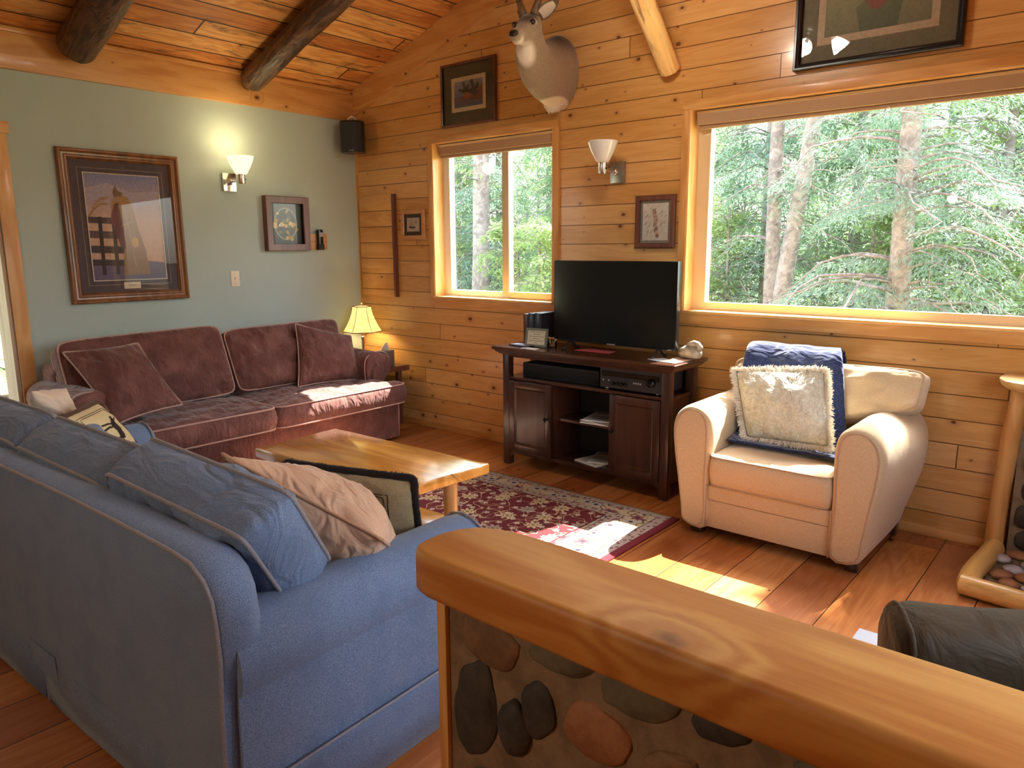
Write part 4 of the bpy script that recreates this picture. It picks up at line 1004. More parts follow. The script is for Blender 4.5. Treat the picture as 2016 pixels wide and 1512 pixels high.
for x, r, zc in [(-.082, .004, .04)] + body:
    rings.append([(x, r * 1.0 * math.cos(2 * PI * i / 20), max(.001, zc + r * .85 * math.sin(2 * PI * i / 20))) for i in range(20)])
mb.loft(rings); mb.make('body', M['duck'], d, True)
mb = MB(); mb.tube([(.055, 0, .06), (.066, 0, .078), (.055, -.006, .094), (.032, -.014, .099), (.008, -.02, .092), (-.02, -.024, .082)], [.02, .018, .017, .018, .013, .004], 12); mb.make('neck', M['duck'], d, True)
t = empty('receiver', 'black stereo receiver on the right of the console shelf', 'stereo', (3.02, -.25, .626))
MB().box(-.215, .215, -.14, .12, .012, .135, .004).make('case', M['blackm'], t, True, auto=40)
MB().box(-.2, .2, -.1435, -.14, .085, .118).make('display', M['screen'], t)
for x in (-.12, -.09, -.06, -.03): MB().lathe([(0, -.158), (.009, -.157), (.01, -.14)], (x, 0, .045), 12, 1).make('small_knob', M['iron'], t, True)
MB().lathe([(0, -.165), (.024, -.164), (.026, -.14)], (.15, 0, .075), 24, 1).make('volume_knob', M['iron'], t, True)
for x in (-.19, -.15, .03, .045, .06, .075): MB().box(x - .004, x + .004, -.144, -.14, .055, .065).make('button', M['grey'], t)
for x in (-.18, .18): MB().lathe([(.014, 0), (.016, .012)], (x, -.11, 0), 14).make('foot', M['chrome'], t, True)
t = empty('soundbar', 'long black speaker box on the left of the console shelf', 'speaker', (2.45, -.23, .626))
MB().box(-.31, .31, -.11, .08, .0, .095, .006).make('case', M['blackm'], t, True, auto=40)
mesh('grille', [(-.30, -.111, .01), (.30, -.111, .01), (.30, -.111, .085), (-.30, -.111, .085)], [(0, 1, 2, 3)], plain('speaker_cloth', (.006, .006, .006), .9), t)
rng = random.Random(6)
def pile(x, y, z, cols, lab):
    for i, (c, dx, dy, rr, w, h) in enumerate(cols):
        m = empty('magazine', lab[i], 'magazine', (x + dx, y + dy, z + i * .0085), math.radians(rr), 'magazines in the console')
        MB().box(-w / 2, w / 2, -h / 2, h / 2, .0, .0065, .001).make('pages', M['paper'], m); pr = Print(); pr.rect(-w / 2, -h / 2, w / 2, h / 2, c); pr.rect(-w / 2 + .02, -h / 2 + .02, w / 2 - .03, .02, '9AA0A8'); pr.rect(-w / 2 + .02, h / 2 - .05, w / 2 - .02, h / 2 - .02, '6E4A44')
        pr.make('cover', m, Matrix.Translation((0, 0, .0067)))
pile(2.745, -.24, .381, [('B9B3AC', 0, 0, 4, .21, .27), ('8C7F78', .012, .0, -8, .21, .27), ('C6C0B6', -.01, .005, 12, .2, .26)], ['lowest magazine on the middle console shelf', 'middle magazine on the middle console shelf', 'topmost magazine on the middle console shelf'])
pile(2.72, -.24, .1085, [('D5D8D0', 0, 0, -14, .21, .27), ('AEB8B0', .03, .03, 18, .2, .25)], ['lower magazine at the bottom of the console', 'upper magazine at the bottom of the console'])

# ------------------------------------------------------------------ coffee table
s = empty('coffee_table', 'honey coloured log coffee table with thick plank top and lower shelf', 'table', (2.37, -1.89, 0))
TC = [(1.80, -2.18), (2.93, -2.13), (2.96, -1.60), (1.77, -1.64)]
def plank_slab(name, pts, z0, z1, mat, parent, wob=.006, n=24):
    ring = []
    for (x0, y0), (x1, y1) in zip(pts, pts[1:] + pts[:1]):
        d = V((x1 - x0, y1 - y0)); nn = V((d.y, -d.x)).normalized()
        for i in range(n):
            t = i / n; p = V((x0, y0)) + d * t; k = wob * noise.noise(V((p.x * 5, p.y * 5, 1.3))) + wob * .5 * noise.noise(V((p.x * 14, p.y * 14, 7))); k *= min(1, t * 8, (1 - t) * 8)
            ring.append(p + nn * k)
    c = sum(ring, V((0, 0))) / len(ring); rings = []
    for z, e in ((z0, .008), (z0 + .006, .001), ((z0 + z1) / 2, 0), (z1 - .008, .0), (z1 - .002, .003), (z1, .008)):
        rings.append([(p.x + (c.x - p.x) * e / .5, p.y + (c.y - p.y) * e / .3, z) for p in ring])
    mb = MB(); mb.loft(rings); return mb.make(name, mat, parent, True, auto=30)
plank_slab('tabletop', TC, .395, .45, M['table'], s)
MB().box(1.90, 2.83, -2.09, -2.06, .34, .395).box(1.90, 2.83, -1.73, -1.70, .34, .395).make('apron', M['table'], s)
for x, y in ((1.92, -2.05), (2.81, -2.05), (2.83, -1.745), (1.9, -1.76)):
    MB().tube([(x, y, 0), (x, y, .1), (x + .003, y, .2), (x, y + .003, .3), (x, y, .396)], [.04, .037, .035, .036, .038], 16, ns=.10, nf=8).make('leg', M['table_leg'], s, True, auto=60)
plank_slab('shelf', [(1.90, -2.08), (2.87, -2.06), (2.88, -1.72), (1.88, -1.74)], .15, .175, M['table'], s, .002)
fixw(s)
# ------------------------------------------------------------------ rug
def rugmat():
    s = NB('persian_rug'); P = s.sep(s.pos()); X, Y = P[0], P[1]      # local: centred on rug, half sizes HX, HY
    ax = s.math('SUBTRACT', RHX, X); ax2 = s.math('ADD', RHX, X); dx = s.math('MINIMUM', ax, ax2)
    dy = s.math('SUBTRACT', RHY, s.math('ABSOLUTE', Y)); dyx = s.math('MULTIPLY', dy, 1.68)      # side borders are narrower
    d = s.math('MINIMUM', dx, dyx)
    pos = s.comb(X, Y, 0)
    def rosettes(scale, seed, petals, r0, pos=pos):
        off = s.n('ShaderNodeVectorMath', operation='ADD'); s.l(pos, off.inputs[0]); off.inputs[1].default_value = (seed, seed * .7, 0)
        v = s.vor(off.outputs[0], scale, rnd=.65); sub = s.n('ShaderNodeVectorMath', operation='SUBTRACT')
        s.l(off.outputs[0], sub.inputs[0]); s.l(v.outputs['Position'], sub.inputs[1])
        q = s.sep(sub.outputs[0]); ang = s.math('ARCTAN2', q[1], q[0])
        rr = s.math('SQRT', s.math('ADD', s.math('MULTIPLY', q[0], q[0]), s.math('MULTIPLY', q[1], q[1])))
        edge = s.math('MULTIPLY_ADD', s.math('COSINE', s.math('MULTIPLY', ang, petals)), r0 * .28, r0)
        return rr, edge, v
    rr, ed, v = rosettes(5.2, 3.1, 8, .042)
    fl = s.math('LESS_THAN', rr, ed); core = s.math('LESS_THAN', rr, .012); ringm = s.math('MULTIPLY', s.math('GREATER_THAN', rr, .022), s.math('LESS_THAN', rr, .027))
    rs, es, v2 = rosettes(11., 8.3, 5, .016); sm = s.math('LESS_THAN', rs, es)
    nz = s.noise(pos, 7.5, 1, .4, .3); vine = s.math('LESS_THAN', s.math('ABSOLUTE', s.math('SUBTRACT', nz, .5)), .010)
    nz2 = s.noise(s.comb(Y, X, 3.3), 9., 1, .4, .3); vine2 = s.math('LESS_THAN', s.math('ABSOLUTE', s.math('SUBTRACT', nz2, .47)), .008)
    red, cream, gold, navy, beige = srgb('5E0F1C'), srgb('C0AE86'), srgb('B5985E'), srgb('27243A'), srgb('B4A284')
    f = s.mix(s.math('MAXIMUM', vine, vine2), red, srgb('B59C78'))
    f = s.mix(sm, f, srgb('B8A694')); fc = s.sep(v.outputs['Color'])
    pet = s.mix(s.math('GREATER_THAN', fc[0], .5), srgb('C5B488'), srgb('9F9688')); f = s.mix(fl, f, pet)
    f = s.mix(s.math('MULTIPLY', ringm, fl), f, srgb('7A2A30')); f = s.mix(core, f, srgb('6E6540'))
    # main border
    rb, eb, vb = rosettes(8.5, 15.2, 6, .034); fb = s.math('LESS_THAN', rb, eb); bc = s.sep(vb.outputs['Color'])
    ve = s.math('LESS_THAN', s.math('ABSOLUTE', s.math('SUBTRACT', s.noise(pos, 12., 1, .4, .3), .5)), .02)
    b = s.mix(ve, beige, srgb('5E4A3E')); b = s.mix(fb, b, s.mix(s.math('GREATER_THAN', bc[1], .5), srgb('7E3A42'), srgb('A8A29A')))
    b = s.mix(s.math('LESS_THAN', rb, .014), b, navy)
    # guard stripes with small dots
    rg, eg, vg = rosettes(24., 4.4, 4, .009); gd = s.math('LESS_THAN', rg, eg)
    g = s.mix(gd, srgb('A3968C'), srgb('6E3A44'))
    W = .35
    def band(a, c): return s.math('MULTIPLY', s.math('GREATER_THAN', d, a * W), s.math('LESS_THAN', d, c * W))
    col = b
    col = s.mix(band(0, .10), col, srgb('B9A684')); col = s.mix(band(.10, .30), col, g); col = s.mix(band(.74, .93), col, g)
    for a in (.10, .30, .74, .93): col = s.mix(band(a - .008, a + .008), col, srgb('3A2A28'))
    col = s.mix(s.math('GREATER_THAN', d, W), col, f); col = s.mix(band(.985, 1.02), col, srgb('4A1018'))
    col = s.mix(s.math('LESS_THAN', dx, .045), col, srgb('6A1224')); col = s.mix(s.math('LESS_THAN', dy, .008), col, srgb('3A1418'))
    w = s.noise(pos, 420., 2); return s.fin(s.mix(s.math('MULTIPLY', w, .15), col, (.25, .2, .16)), .95, norm=s.bump(w, .35, .002), sheen=0, spec=.15)
RHX, RHY = 1.175, .82
M['rug'] = rugmat()
rg = mesh('persian_rug', *(lambda nx, ny: ([(-RHX + 2 * RHX * i / nx, -RHY + 2 * RHY * j / ny, .009 + .001 * noise.noise(V((i * .4, j * .4, 0)))) for j in range(ny + 1) for i in range(nx + 1)], [(j * (nx + 1) + i, j * (nx + 1) + i + 1, (j + 1) * (nx + 1) + i + 1, (j + 1) * (nx + 1) + i) for j in range(ny) for i in range(nx)]))(60, 40), M['rug'], None, True)
m = rg.modifiers.new('s', 'SOLIDIFY'); m.thickness = .008; m.offset = -1
rg.location = (2.33, -1.45, .0); tag(rg, 'red oriental rug with floral field and beige borders under the coffee table', 'rug')
# ------------------------------------------------------------------ pictures
def saddle(p, x0, y0, x1, y1):
    w, h = x0, y0; q = lambda a, b: (-w + 2 * w * a, -h + 2 * h * b)
    p.poly([q(0, 0), q(1, 0), q(1, .55), q(0, .55)], 'C9A386', 'C7A690'); p.poly([q(0, .55), q(1, .55), q(1, 1), q(0, 1)], 'C7A690', '7C86B0')
    p.poly([q(.0, .72), q(.35, .82), q(.7, .70), q(1, .78), q(1, .86), q(.6, .84), q(.3, .92), q(0, .86)], 'A9A0B0')
    p.poly([q(0, 0), q(1, 0), q(1, .16), q(.5, .20), q(0, .17)], '5A5470', '6E6480')
    for a, b, c in ((.54, .60, '4A3B40'), (.40, .47, '5A4A50'), (.26, .33, '40363E'), (.14, .20, '38303A')):
        p.poly([q(0, a), q(.62, a - .01), q(.62, b - .015), q(0, b)], c)
    for x in (.12, .30, .46): p.poly([q(x, .05), q(x + .05, .05), q(x + .06, .60), q(x + .01, .60)], '322A30')
    p.poly([q(.30, .60), q(.34, .74), q(.40, .80), q(.44, .83), q(.56, .79), q(.62, .68), q(.66, .5), q(.74, .28), q(.78, .05), q(.40, .04), q(.44, .3), q(.38, .52)], '8A6A48', 'A98558')
    p.poly([q(.30, .58), q(.36, .72), q(.42, .74), q(.46, .5), q(.47, .3), q(.40, .32)], '6E3F48')
    p.poly([q(.36, .83), q(.40, .90), q(.43, .85), q(.50, .83), q(.47, .80), q(.38, .79)], '7A6448')
    p.line([q(.06, .62), q(.10, .70), q(.20, .77), q(.30, .78)], .012, 'A88A60'); p.line([q(.02, .60), q(.08, .66), q(.18, .72), q(.28, .72)], .010, '94744C')
    p.ell(*q(.60, .36), .022, .035, 'C79A4C'); p.line([q(.44, .52), q(.6, .56)], .006, 'B99A70'); p.line([q(.50, .70), q(.58, .12)], .004, 'C2A27A')
    p.rect(-w - .006, -h - .006, w + .006, -h - .0, 'D8CDB8'); p.rect(-w - .006, h, w + .006, h + .006, 'D8CDB8'); p.rect(-w - .006, -h, -w, h, 'D8CDB8'); p.rect(w, -h, w + .006, h, 'D8CDB8')
    p.rect(-.055, -h - .062, .055, -h - .018, 'DCCFAE'); p.line([(-.035, -h - .036), (.035, -h - .036)], .003, '8A7A5A'); p.line([(-.025, -h - .046), (.025, -h - .046)], .003, '8A7A5A')
big = [(0, 0), (0, .028), (.006, .034), (.016, .036), (.022, .030), (.028, .022), (.038, .020), (.046, .026), (.054, .026), (.060, .018), (.066, .010)]
picture('framed_picture', 'x', -1.985, 1.640, .775, .99, M['walnut'], big, [(0, '4B4148'), (.048, 'A59684'), (.0505, '4B4148'), (.083, '4B4148')], saddle, 'large framed print of a saddle on a log fence, hung on the blue wall', tilt=-.012)
def flowers(p, w, h, a, b):
    p.rect(-w, -h, w, h, '3E4E52', '5E7274'); p.ell(0, -.0, w * .74, h * .80, 'A9B2A0'); p.ell(0, -.0, w * .68, h * .74, '46585C')
    rng = random.Random(2)
    for k in range(26):
        x, y = rng.gauss(0, .3) * w, rng.gauss(-.05, .33) * h; c = rng.choice(['C9A94E', 'D8BE68', 'B99A48', '6E8458', 'E0D090']); p.ell(x, y, .012 + rng.random() * .012, .010 + rng.random() * .01, c, n=7, a=rng.random() * 3)
picture('framed_picture', 'x', -.745, 1.690, .395, .425, M['mahog'], [(0, 0), (0, .05), (.004, .053), (.052, .050), (.054, .035)], [(0, '7C8A86')], flowers, 'square dark wood frame with yellow flowers in an oval, beside the wall lamp')
def ducks(p, w, h, a, b):
    p.rect(-w - .03, -h - .03, w + .03, h + .03, 'C9B894'); p.rect(-w, -h, w, h, '5E6478', '8C8A96'); p.rect(-w, -h, w, -h * .2, '565C70', '7A5A50')
    p.poly([(w * .1, -h * .5), (w, -h * .6), (w, h * .6), (w * .7, h * .3), (w * .4, -h * .1)], '6E4030', '7E5A48')
    for sx, sy, sc in ((-.25, .25, 1), (.35, .15, 1.25)):
        x, y = sx * w, sy * h; k = .03 * sc
        p.ell(x, y - .2 * k, 1.5 * k, .5 * k, '4A4038', a=-.25); p.poly([(x - .2 * k, y), (x - .9 * k, y + 1.9 * k), (x - .1 * k, y + 2.2 * k), (x + .6 * k, y + .2 * k)], '55493E')
        p.poly([(x + .1 * k, y), (x + 1.2 * k, y + 1.5 * k), (x + 1.6 * k, y + .8 * k), (x + .7 * k, y - .1 * k)], '3C342E'); p.ell(x - 1.7 * k, y + .3 * k, .4 * k, .25 * k, '2F3A30')
    p.ell(-.1 * w, -.15 * h, .035, .022, '9A5A3A')
picture('framed_picture', 'y', 1.355, 2.618, .553, .450, M['mahog'], [(0, 0), (0, .022), (.006, .026), (.014, .026), (.018, .020)], [(0, '3E3A26'), (.004, '463F2A'), (.115, '463F2A')], ducks, 'square print of flying ducks with wide olive mat, left of the deer head')
def ptarm(p, w, h, a, b):
    p.rect(-w, -h, w, h, 'CFC8BE', 'D8D4CE'); rng = random.Random(7)
    for k in range(16):
        t = k / 15; x = -.1 * w + .25 * w * t; y = .6 * h - 1.35 * h * t; p.ell(x + rng.gauss(0, .004), y, .016 - .006 * abs(t - .4), .012, rng.choice(['B08A78', 'C4A494', '8C6A5A', 'A8988C']), n=8, a=.5)
    for k in range(26):
        x, y = rng.uniform(-.85, .8) * w, rng.uniform(-.85, .7) * h; l = rng.uniform(.012, .03); p.line([(x, y), (x + l * .7, y + l)], .0022, rng.choice(['4A4640', '6E675E', '8E867A']))
picture('framed_picture', 'y', 2.947, 1.648, .280, .327, M['mahog'], [(0, 0), (0, .018), (.006, .022), (.030, .020), (.034, .012)], [(0, '8A8378'), (.016, '8A8378')], ptarm, 'small sketch of a bird in dry grass, right of the milk glass wall lamp')
def cattail(p, w, h, a, b):
    p.rect(-w, -h, w, h, 'C4B4A4'); 
    for x, t in ((-.4, .5), (-.3, .9), (-.1, .35), (-.55, .2)): p.line([(x * w, -h * .5), (x * w + .004, h * t)], .0025, '5A4A3A')
    for x, y in ((-.3, -.4), (0, -.45), (.2, -.4), (-.5, -.35)): p.ell(x * w, y * h, .014, .008, '4A3E34', n=8)
    p.ell(.5 * w, .35 * h, .012, .008, '8A7A6C', n=8)
picture('framed_picture', 'y', .712, 1.682, .290, .250, M['lightframe'], [(0, 0), (0, .012), (.01, .022), (.034, .020), (.040, .010)], [(0, '4A3C38'), (.03, '4A3C38')], cattail, 'tiny framed marsh sketch in a light wood frame between panel and small window')
def topart(p, w, h, a, b):
    p.rect(-w - .035, -h - .035, w + .035, h + .035, 'A9967E'); p.rect(-w, -h, w, h, '6A6650', '8A9068')
    p.poly([(-w * .3, -h), (w * .4, -h), (w * .5, -h * .2), (0, 0), (-w * .4, -h * .4)], '4A5240', '5E6A4C'); p.ell(0, h * .1, .07, .12, '7A4A40'); p.ell(-.16, .12, .05, .03, 'B8B4A8'); p.ell(-.16, .10, .05, .02, '4A4A44')
    p.ell(.05, h * .5, .09, .09, 'B0A070')
picture('framed_picture', 'y', 4.156, 2.413 + .34, .79, .68, M['black'], [(0, 0), (0, .03), (.004, .034), (.012, .034), (.018, .028), (.024, .030), (.032, .024)], [(0, '625C46'), (.115, '625C46')], topart, 'large black framed print hanging above the big window')

# ------------------------------------------------------------------ wall lamps
def sconce(loc, wall, on, label, L=.19):
    t = empty('wall_lamp', label, 'wall lamp', loc, PI / 2 if wall == 'x' else 0)       # local: wall plane y=0, outwards is -y
    MB().box(-.053, .053, -.022, 0, -.066, .066, .003).make('backplate', M['chrome'] if on else M['nickel'], t, True, auto=40)
    MB().lathe([(0, -.04), (.012, -.038), (.014, -.022)], (0, 0, 0), 14, 1).tube([(0, -.04, -.022), (0, -.04, .026)], .009, 10).tube([(0, -.035, 0), (.0, -.11, 0), (0, -L, 0)], .0055, 8).make('swing_arm', M['chrome'], t, True)
    c = (0, -L, 0)
    MB().lathe([(.0, -.02), (.024, -.02), (.026, -.012), (.026, .048), (.020, .05), (0, .05)], c, 24).make('socket_cup', M['chrome'], t, True, auto=50)
    MB().ball((.03, -L, .012), .006, 1).make('switch_knob', M['iron'], t, True)
    pr = [(.036, .048), (.044, .058), (.060, .088), (.074, .115), (.086, .145), (.0925, .168), (.0945, .175), (.0915, .174), (.083, .144), (.071, .115), (.057, .088), (.040, .06), (.0, .056)]
    sh = MB().lathe(pr, c, 40).make('shade', M['shade_on'] if on else M['shade_off'], t, True)
    if on: MB().ball((0, -L, .11), .022, 2).make('bulb', M['bulb'], sh, True)
    return t
sconce((0, -1.21, 1.985), 'x', True, 'lit chrome swing arm wall lamp with yellow glowing shade on the blue wall')
sconce((2.665, 0, 1.965), 'y', False, 'unlit nickel wall lamp with white glass shade on the pine wall')
# speaker in the corner
t = empty('wall_speaker', 'small black curved speaker mounted high in the room corner', 'speaker', (.17, -.165, 2.40), math.radians(45))
pts = [(-.10, .05), (-.10, -.03), (-.085, -.065), (-.05, -.085), (0, -.092), (.05, -.085), (.085, -.065), (.10, -.03), (.10, .05), (.05, .1), (-.05, .1)]
MB().prism(pts, 2, -.125, .125).make('cabinet', M['black'], t, bev=.008)
g = [(x * .95, y * 1.035) for x, y in pts[1:8]]; mb = MB(); mb.loft([[V((x, y, -.112)) for x, y in g], [V((x, y, .112)) for x, y in g]], cap=False, closed=False); mb.make('grille', M['blackm'], t)
MB().box(-.02, .02, -.096, -.092, -.116, -.110).make('brand_plate', M['grey'], t)
MB().tube([(-.03, .0, .125), (-.03, 0, .15), (0, .0, .165), (.03, 0, .15), (.03, 0, .125)], .006, 8).tube([(0, 0, .16), (0, .12, .16)], .006, 8).make('bracket', M['white'], t, True)
t = empty('light_switch', 'ivory light switch plate on the blue wall above the sofa', 'switch', (0, -1.212, 1.27), PI / 2)
MB().box(-.035, .035, -.006, 0, -.058, .058, .002).make('plate', M['ivory'], t, True, auto=40); MB().box(-.005, .005, -.016, -.006, -.004, .010, .001).make('toggle', M['ivory'], t, True)
for z in (-.04, .04): MB().lathe([(0, -.0075), (.003, -.007), (.003, -.006)], (0, 0, z), 8, 1).make('screw', M['nickel'], t)
t = empty('wall_phone', 'black cordless phone handset on a light wood block on the blue wall', 'telephone', (0, -.445, 1.55), PI / 2)
MB().box(-.085, .085, -.02, 0, -.065, .065, .003).make('wood_block', M['lightframe'], t, True, auto=40)
mb = MB(); mb.box(-.024, .024, -.055, -.02, -.06, .10, .01); mb.make('handset', M['black'], t, True, auto=40)
MB().box(-.018, .018, -.0565, -.0545, .04, .075).make('display', M['grey'], t); MB().box(-.028, .028, -.06, -.02, -.068, -.02, .006).make('cradle', M['blackm'], t, True, auto=40)

# ------------------------------------------------------------------ end table, lamp, tissues
s = empty('end_table', 'rough wood end table in the corner behind the brown sofa arm', 'table', (.36, -.19, 0))
plank_slab('tabletop', [(.05, -.35), (.63, -.35), (.65, -.045), (.05, -.045)], .475, .52, M['mahog'], s, .01)
for x, y in ((.10, -.31), (.56, -.31), (.56, -.09), (.10, -.09)): MB().box(x - .02, x + .02, y - .02, y + .02, 0, .475, .003).make('leg', M['mahog'], s, True, auto=40)
fixw(s)
t = empty('table_lamp', 'lit table lamp with parchment bell shade in the corner', 'lamp', (.24, -.20, .52), math.radians(20))
MB().lathe([(0, 0), (.06, 0), (.06, .012), (.045, .02), (.016, .035), (.012, .06), (.013, .20), (.016, .21), (.016, .225), (.010, .23), (.008, .27), (0, .27)], (0, 0, 0), 24).make('base', M['nickel'], t, True, auto=40)
def shade_ring(r, z, n=4):
    return rrect_ring(r, z)
def rrect_ring(r, z):
    pts = []
    for k in range(6):
        a0 = math.radians(60 * k + 30); a1 = math.radians(60 * k + 90)
        for j in range(6):
            t_ = j / 6; pts.append(V((math.cos(a0) * (1 - t_) + math.cos(a1) * t_, math.sin(a0) * (1 - t_) + math.sin(a1) * t_, 0)) * r + V((0, 0, z)))
    return pts
prof = [(.165, .27), (.160, .278), (.135, .32), (.110, .37), (.092, .42), (.082, .46), (.078, .485)]
mb = MB(); mb.loft([rrect_ring(r, z) for r, z in prof], cap=False); sh = mb.make('lamp_shade', M['lampshade'], t, True, auto=25)
mb = MB()
for r, z in ((.165, .27), (.079, .485)): mb.tube(rrect_ring(r, z), .0035, 6, True)
for k in range(6): a = math.radians(60 * k + 30); mb.tube([(math.cos(a) * r, math.sin(a) * r, z) for r, z in prof], .002, 5)
mb.make('trim', M['mahog'], sh, True)
MB().tube([(0, 0, .27), (0, 0, .51)], .003, 6).ball((0, 0, .513), .008, 1).make('finial', M['ivory'], t, True)
MB().ball((0, 0, .34), .025, 2).make('bulb', M['bulb'], t, True)
t = empty('tissue_box', 'grey tissue box with white tissue on the corner end table', 'tissue box', (.555, -.225, .52), math.radians(12))
MB().box(-.055, .055, -.055, .055, 0, .135, .003).make('carton', plain('carton_grey', srgb('6E6C66'), .5), t, True, auto=40)
mb = MB(); rings = []
for r, z in ((.03, .13), (.034, .15), (.028, .17), (.012, .195)): rings.append([(math.cos(a) * r * (1 + .35 * math.sin(3 * a + z * 20)) + (z - .13) * .3, math.sin(a) * r * .45, z + .008 * math.sin(5 * a)) for a in [2 * PI * i / 18 for i in range(18)]])
mb.loft(rings); mb.make('tissue', M['paper'], t, True)

# ------------------------------------------------------------------ mounted deer head
def deermat():
    s = NB('deer_coat'); P = s.pos()
    def near(c, r0, r1, sc=(1, 1, 1)):
        m = s.n('ShaderNodeVectorMath', operation='SUBTRACT'); s.l(P, m.inputs[0]); m.inputs[1].default_value = c
        k = s.n('ShaderNodeVectorMath', operation='MULTIPLY'); s.l(m.outputs[0], k.inputs[0]); k.inputs[1].default_value = sc
        l = s.n('ShaderNodeVectorMath', operation='LENGTH'); s.l(k.outputs[0], l.inputs[0]); return s.math('SUBTRACT', 1, s.mr(l.outputs['Value'], r0, r1))
    n = s.noise(P, 220., 3, .7); col = s.mix(s.mr(n, .3, .7), srgb('877461'), srgb('A8957E'))
    z = s.sep(P)[2]
    col = s.mix(s.math('MULTIPLY', s.mr(z, DZ[0], DZ[1]), .75), col, srgb('5E4A38'))
    for c, r0, r1, sc, k, cc in DPATCH: col = s.mix(s.math('MULTIPLY', near(c, r0, r1, sc), k), col, srgb(cc))
    st = s.comb(*[s.math('MULTIPLY', q, f) for q, f in zip(s.sep(P), (1, 1, .25))])
    return s.fin(col, .9, norm=s.bump(s.noise(st, 260., 3, .7), .5, .004), sheen=.3, spec=.15)
HC = V((2.325, -.50, 2.795))                        # skull centre
HF = V((.20, -.93, -.30)).normalized(); HS = HF.cross(V((0, 0, 1))).normalized(); HU = HS.cross(HF).normalized()
HK = 1.12
hp = lambda a, b, c: HC + (HS * a + HF * b + HU * c) * HK       # side (+ = viewer left), forward, up
DZ = (2.70, 2.95)
DPATCH = [(tuple(V((2.30, -.55, 2.645))), .06, .105, (1.1, .8, .8), 1., 'E4DACC'), (tuple(hp(0, .15, -.045)), .02, .05, (1, 1, 1), .95, 'E2D8CA'), (tuple(hp(0, .12, .0)), .02, .05, (1, 1, 1), .35, '8A7058'),
          (tuple(hp(0, .03, .075)), .04, .10, (1, 1, 1), .9, '4A3B30'), (tuple(V((2.215, -.10, 2.425))), .055, .075, (.75, .6, 1), 1., 'DCCDB8'), (tuple(V((2.26, -.02, 2.88))), .06, .26, (1, 1, 1), .9, '33291F'), (tuple(hp(.062, .03, .03)), .012, .03, (1, 1, 1), .6, 'D8CBB8'), (tuple(hp(-.062, .03, .03)), .012, .03, (1, 1, 1), .6, 'D8CBB8')]
M['deer'] = deermat()
t = empty('deer_head', 'mounted whitetail deer head and shoulders on the pine gable wall', 'mounted deer head', (2.2, 0, 2.62))
def orient_ring(c, d, up, rx, rz, n=24, sq=0, drop=0.):
    d = d.normalized(); sd = d.cross(up).normalized(); u = sd.cross(d).normalized(); r = []
    for i in range(n):
        a = 2 * PI * i / n; ca, sa = math.cos(a), math.sin(a); k = 1.
        if sa < 0 and drop: ca *= 1 + drop * -sa
        r.append(c + sd * rx * ca + u * rz * sa)
    return r
UP = V((0, 0, 1)); mb = MB()
sp = [((2.19, .0, 2.625), (0, -1, .0), .155, .235), ((2.19, -.05, 2.63), (0, -1, 0), .165, .235), ((2.195, -.11, 2.635), (0, -1, .05), .158, .215), ((2.205, -.19, 2.625), (.1, -1, .2), .140, .185), ((2.225, -.28, 2.63), (.12, -1, .45), .122, .155),
      ((2.25, -.37, 2.665), (.15, -.8, .8), .104, .128), ((2.28, -.43, 2.71), (.15, -.55, 1), .092, .108), ((2.30, -.46, 2.755), (.15, -.5, 1), .082, .092), ((2.315, -.485, 2.795), (.1, -.5, 1), .072, .074), ((2.322, -.49, 2.83), (.1, -.3, 1), .05, .05)]
mb.loft([orient_ring(V(c), V(d), V((0, .3, 1)) if abs(V(d).normalized().z) < .9 else V((0, 1, 0)), rx, rz) for c, d, rx, rz in sp])
# brisket drape below
mb.loft([orient_ring(V(c), V((0, 0, -1)), V((0, 1, 0)), rx, ry) for c, rx, ry in (((2.19, -.07, 2.56), .13, .08), ((2.19, -.065, 2.48), .11, .07), ((2.185, -.055, 2.43), .08, .055), ((2.18, -.04, 2.398), .04, .035))])
# skull and muzzle
hr = [(-.075, .035, .040, .01), (-.05, .060, .060, .008), (-.01, .068, .066, .004), (.03, .062, .060, .0), (.065, .050, .050, -.008), (.10, .040, .042, -.016), (.135, .034, .036, -.022), (.165, .034, .034, -.026), (.185, .030, .028, -.028), (.197, .018, .018, -.028)]
mb.loft([[hp(math.cos(2 * PI * i / 24) * rx, b, c + math.sin(2 * PI * i / 24) * rz) for i in range(24)] for b, rx, rz, c in hr])
# lower jaw
mb.loft([[hp(math.cos(2 * PI * i / 16) * rx, b, c + math.sin(2 * PI * i / 16) * rz) for i in range(16)] for b, rx, rz, c in ((0, .045, .04, -.05), (.06, .034, .03, -.055), (.12, .024, .02, -.054), (.165, .022, .017, -.054), (.178, .010, .010, -.052))])
body = mb.make('body', M['deer'], t, True)
rm = body.modifiers.new('r', 'REMESH'); rm.mode = 'VOXEL'; rm.voxel_size = .0075; rm.use_smooth_shade = True
sm = body.modifiers.new('s', 'SMOOTH'); sm.factor = .8; sm.iterations = 6
mb = MB(); n_ = 26; rings = []
for j in range(5):
    rings.append([V((2.185 + math.cos(2 * PI * i / n_) * (.085 - .012 * j) , -.055 + math.sin(2 * PI * i / n_) * (.055 - .007 * j), 2.43 - .011 * j - .012 * j / 4 * math.sin(i * 1.9) - .01 * j / 4 * math.sin(i * 3.1 + 1))) for i in range(n_)])
mb.loft(rings); mb.make('brisket_fringe', plain('white_fur', srgb('D6C8B6'), .95), t, True)
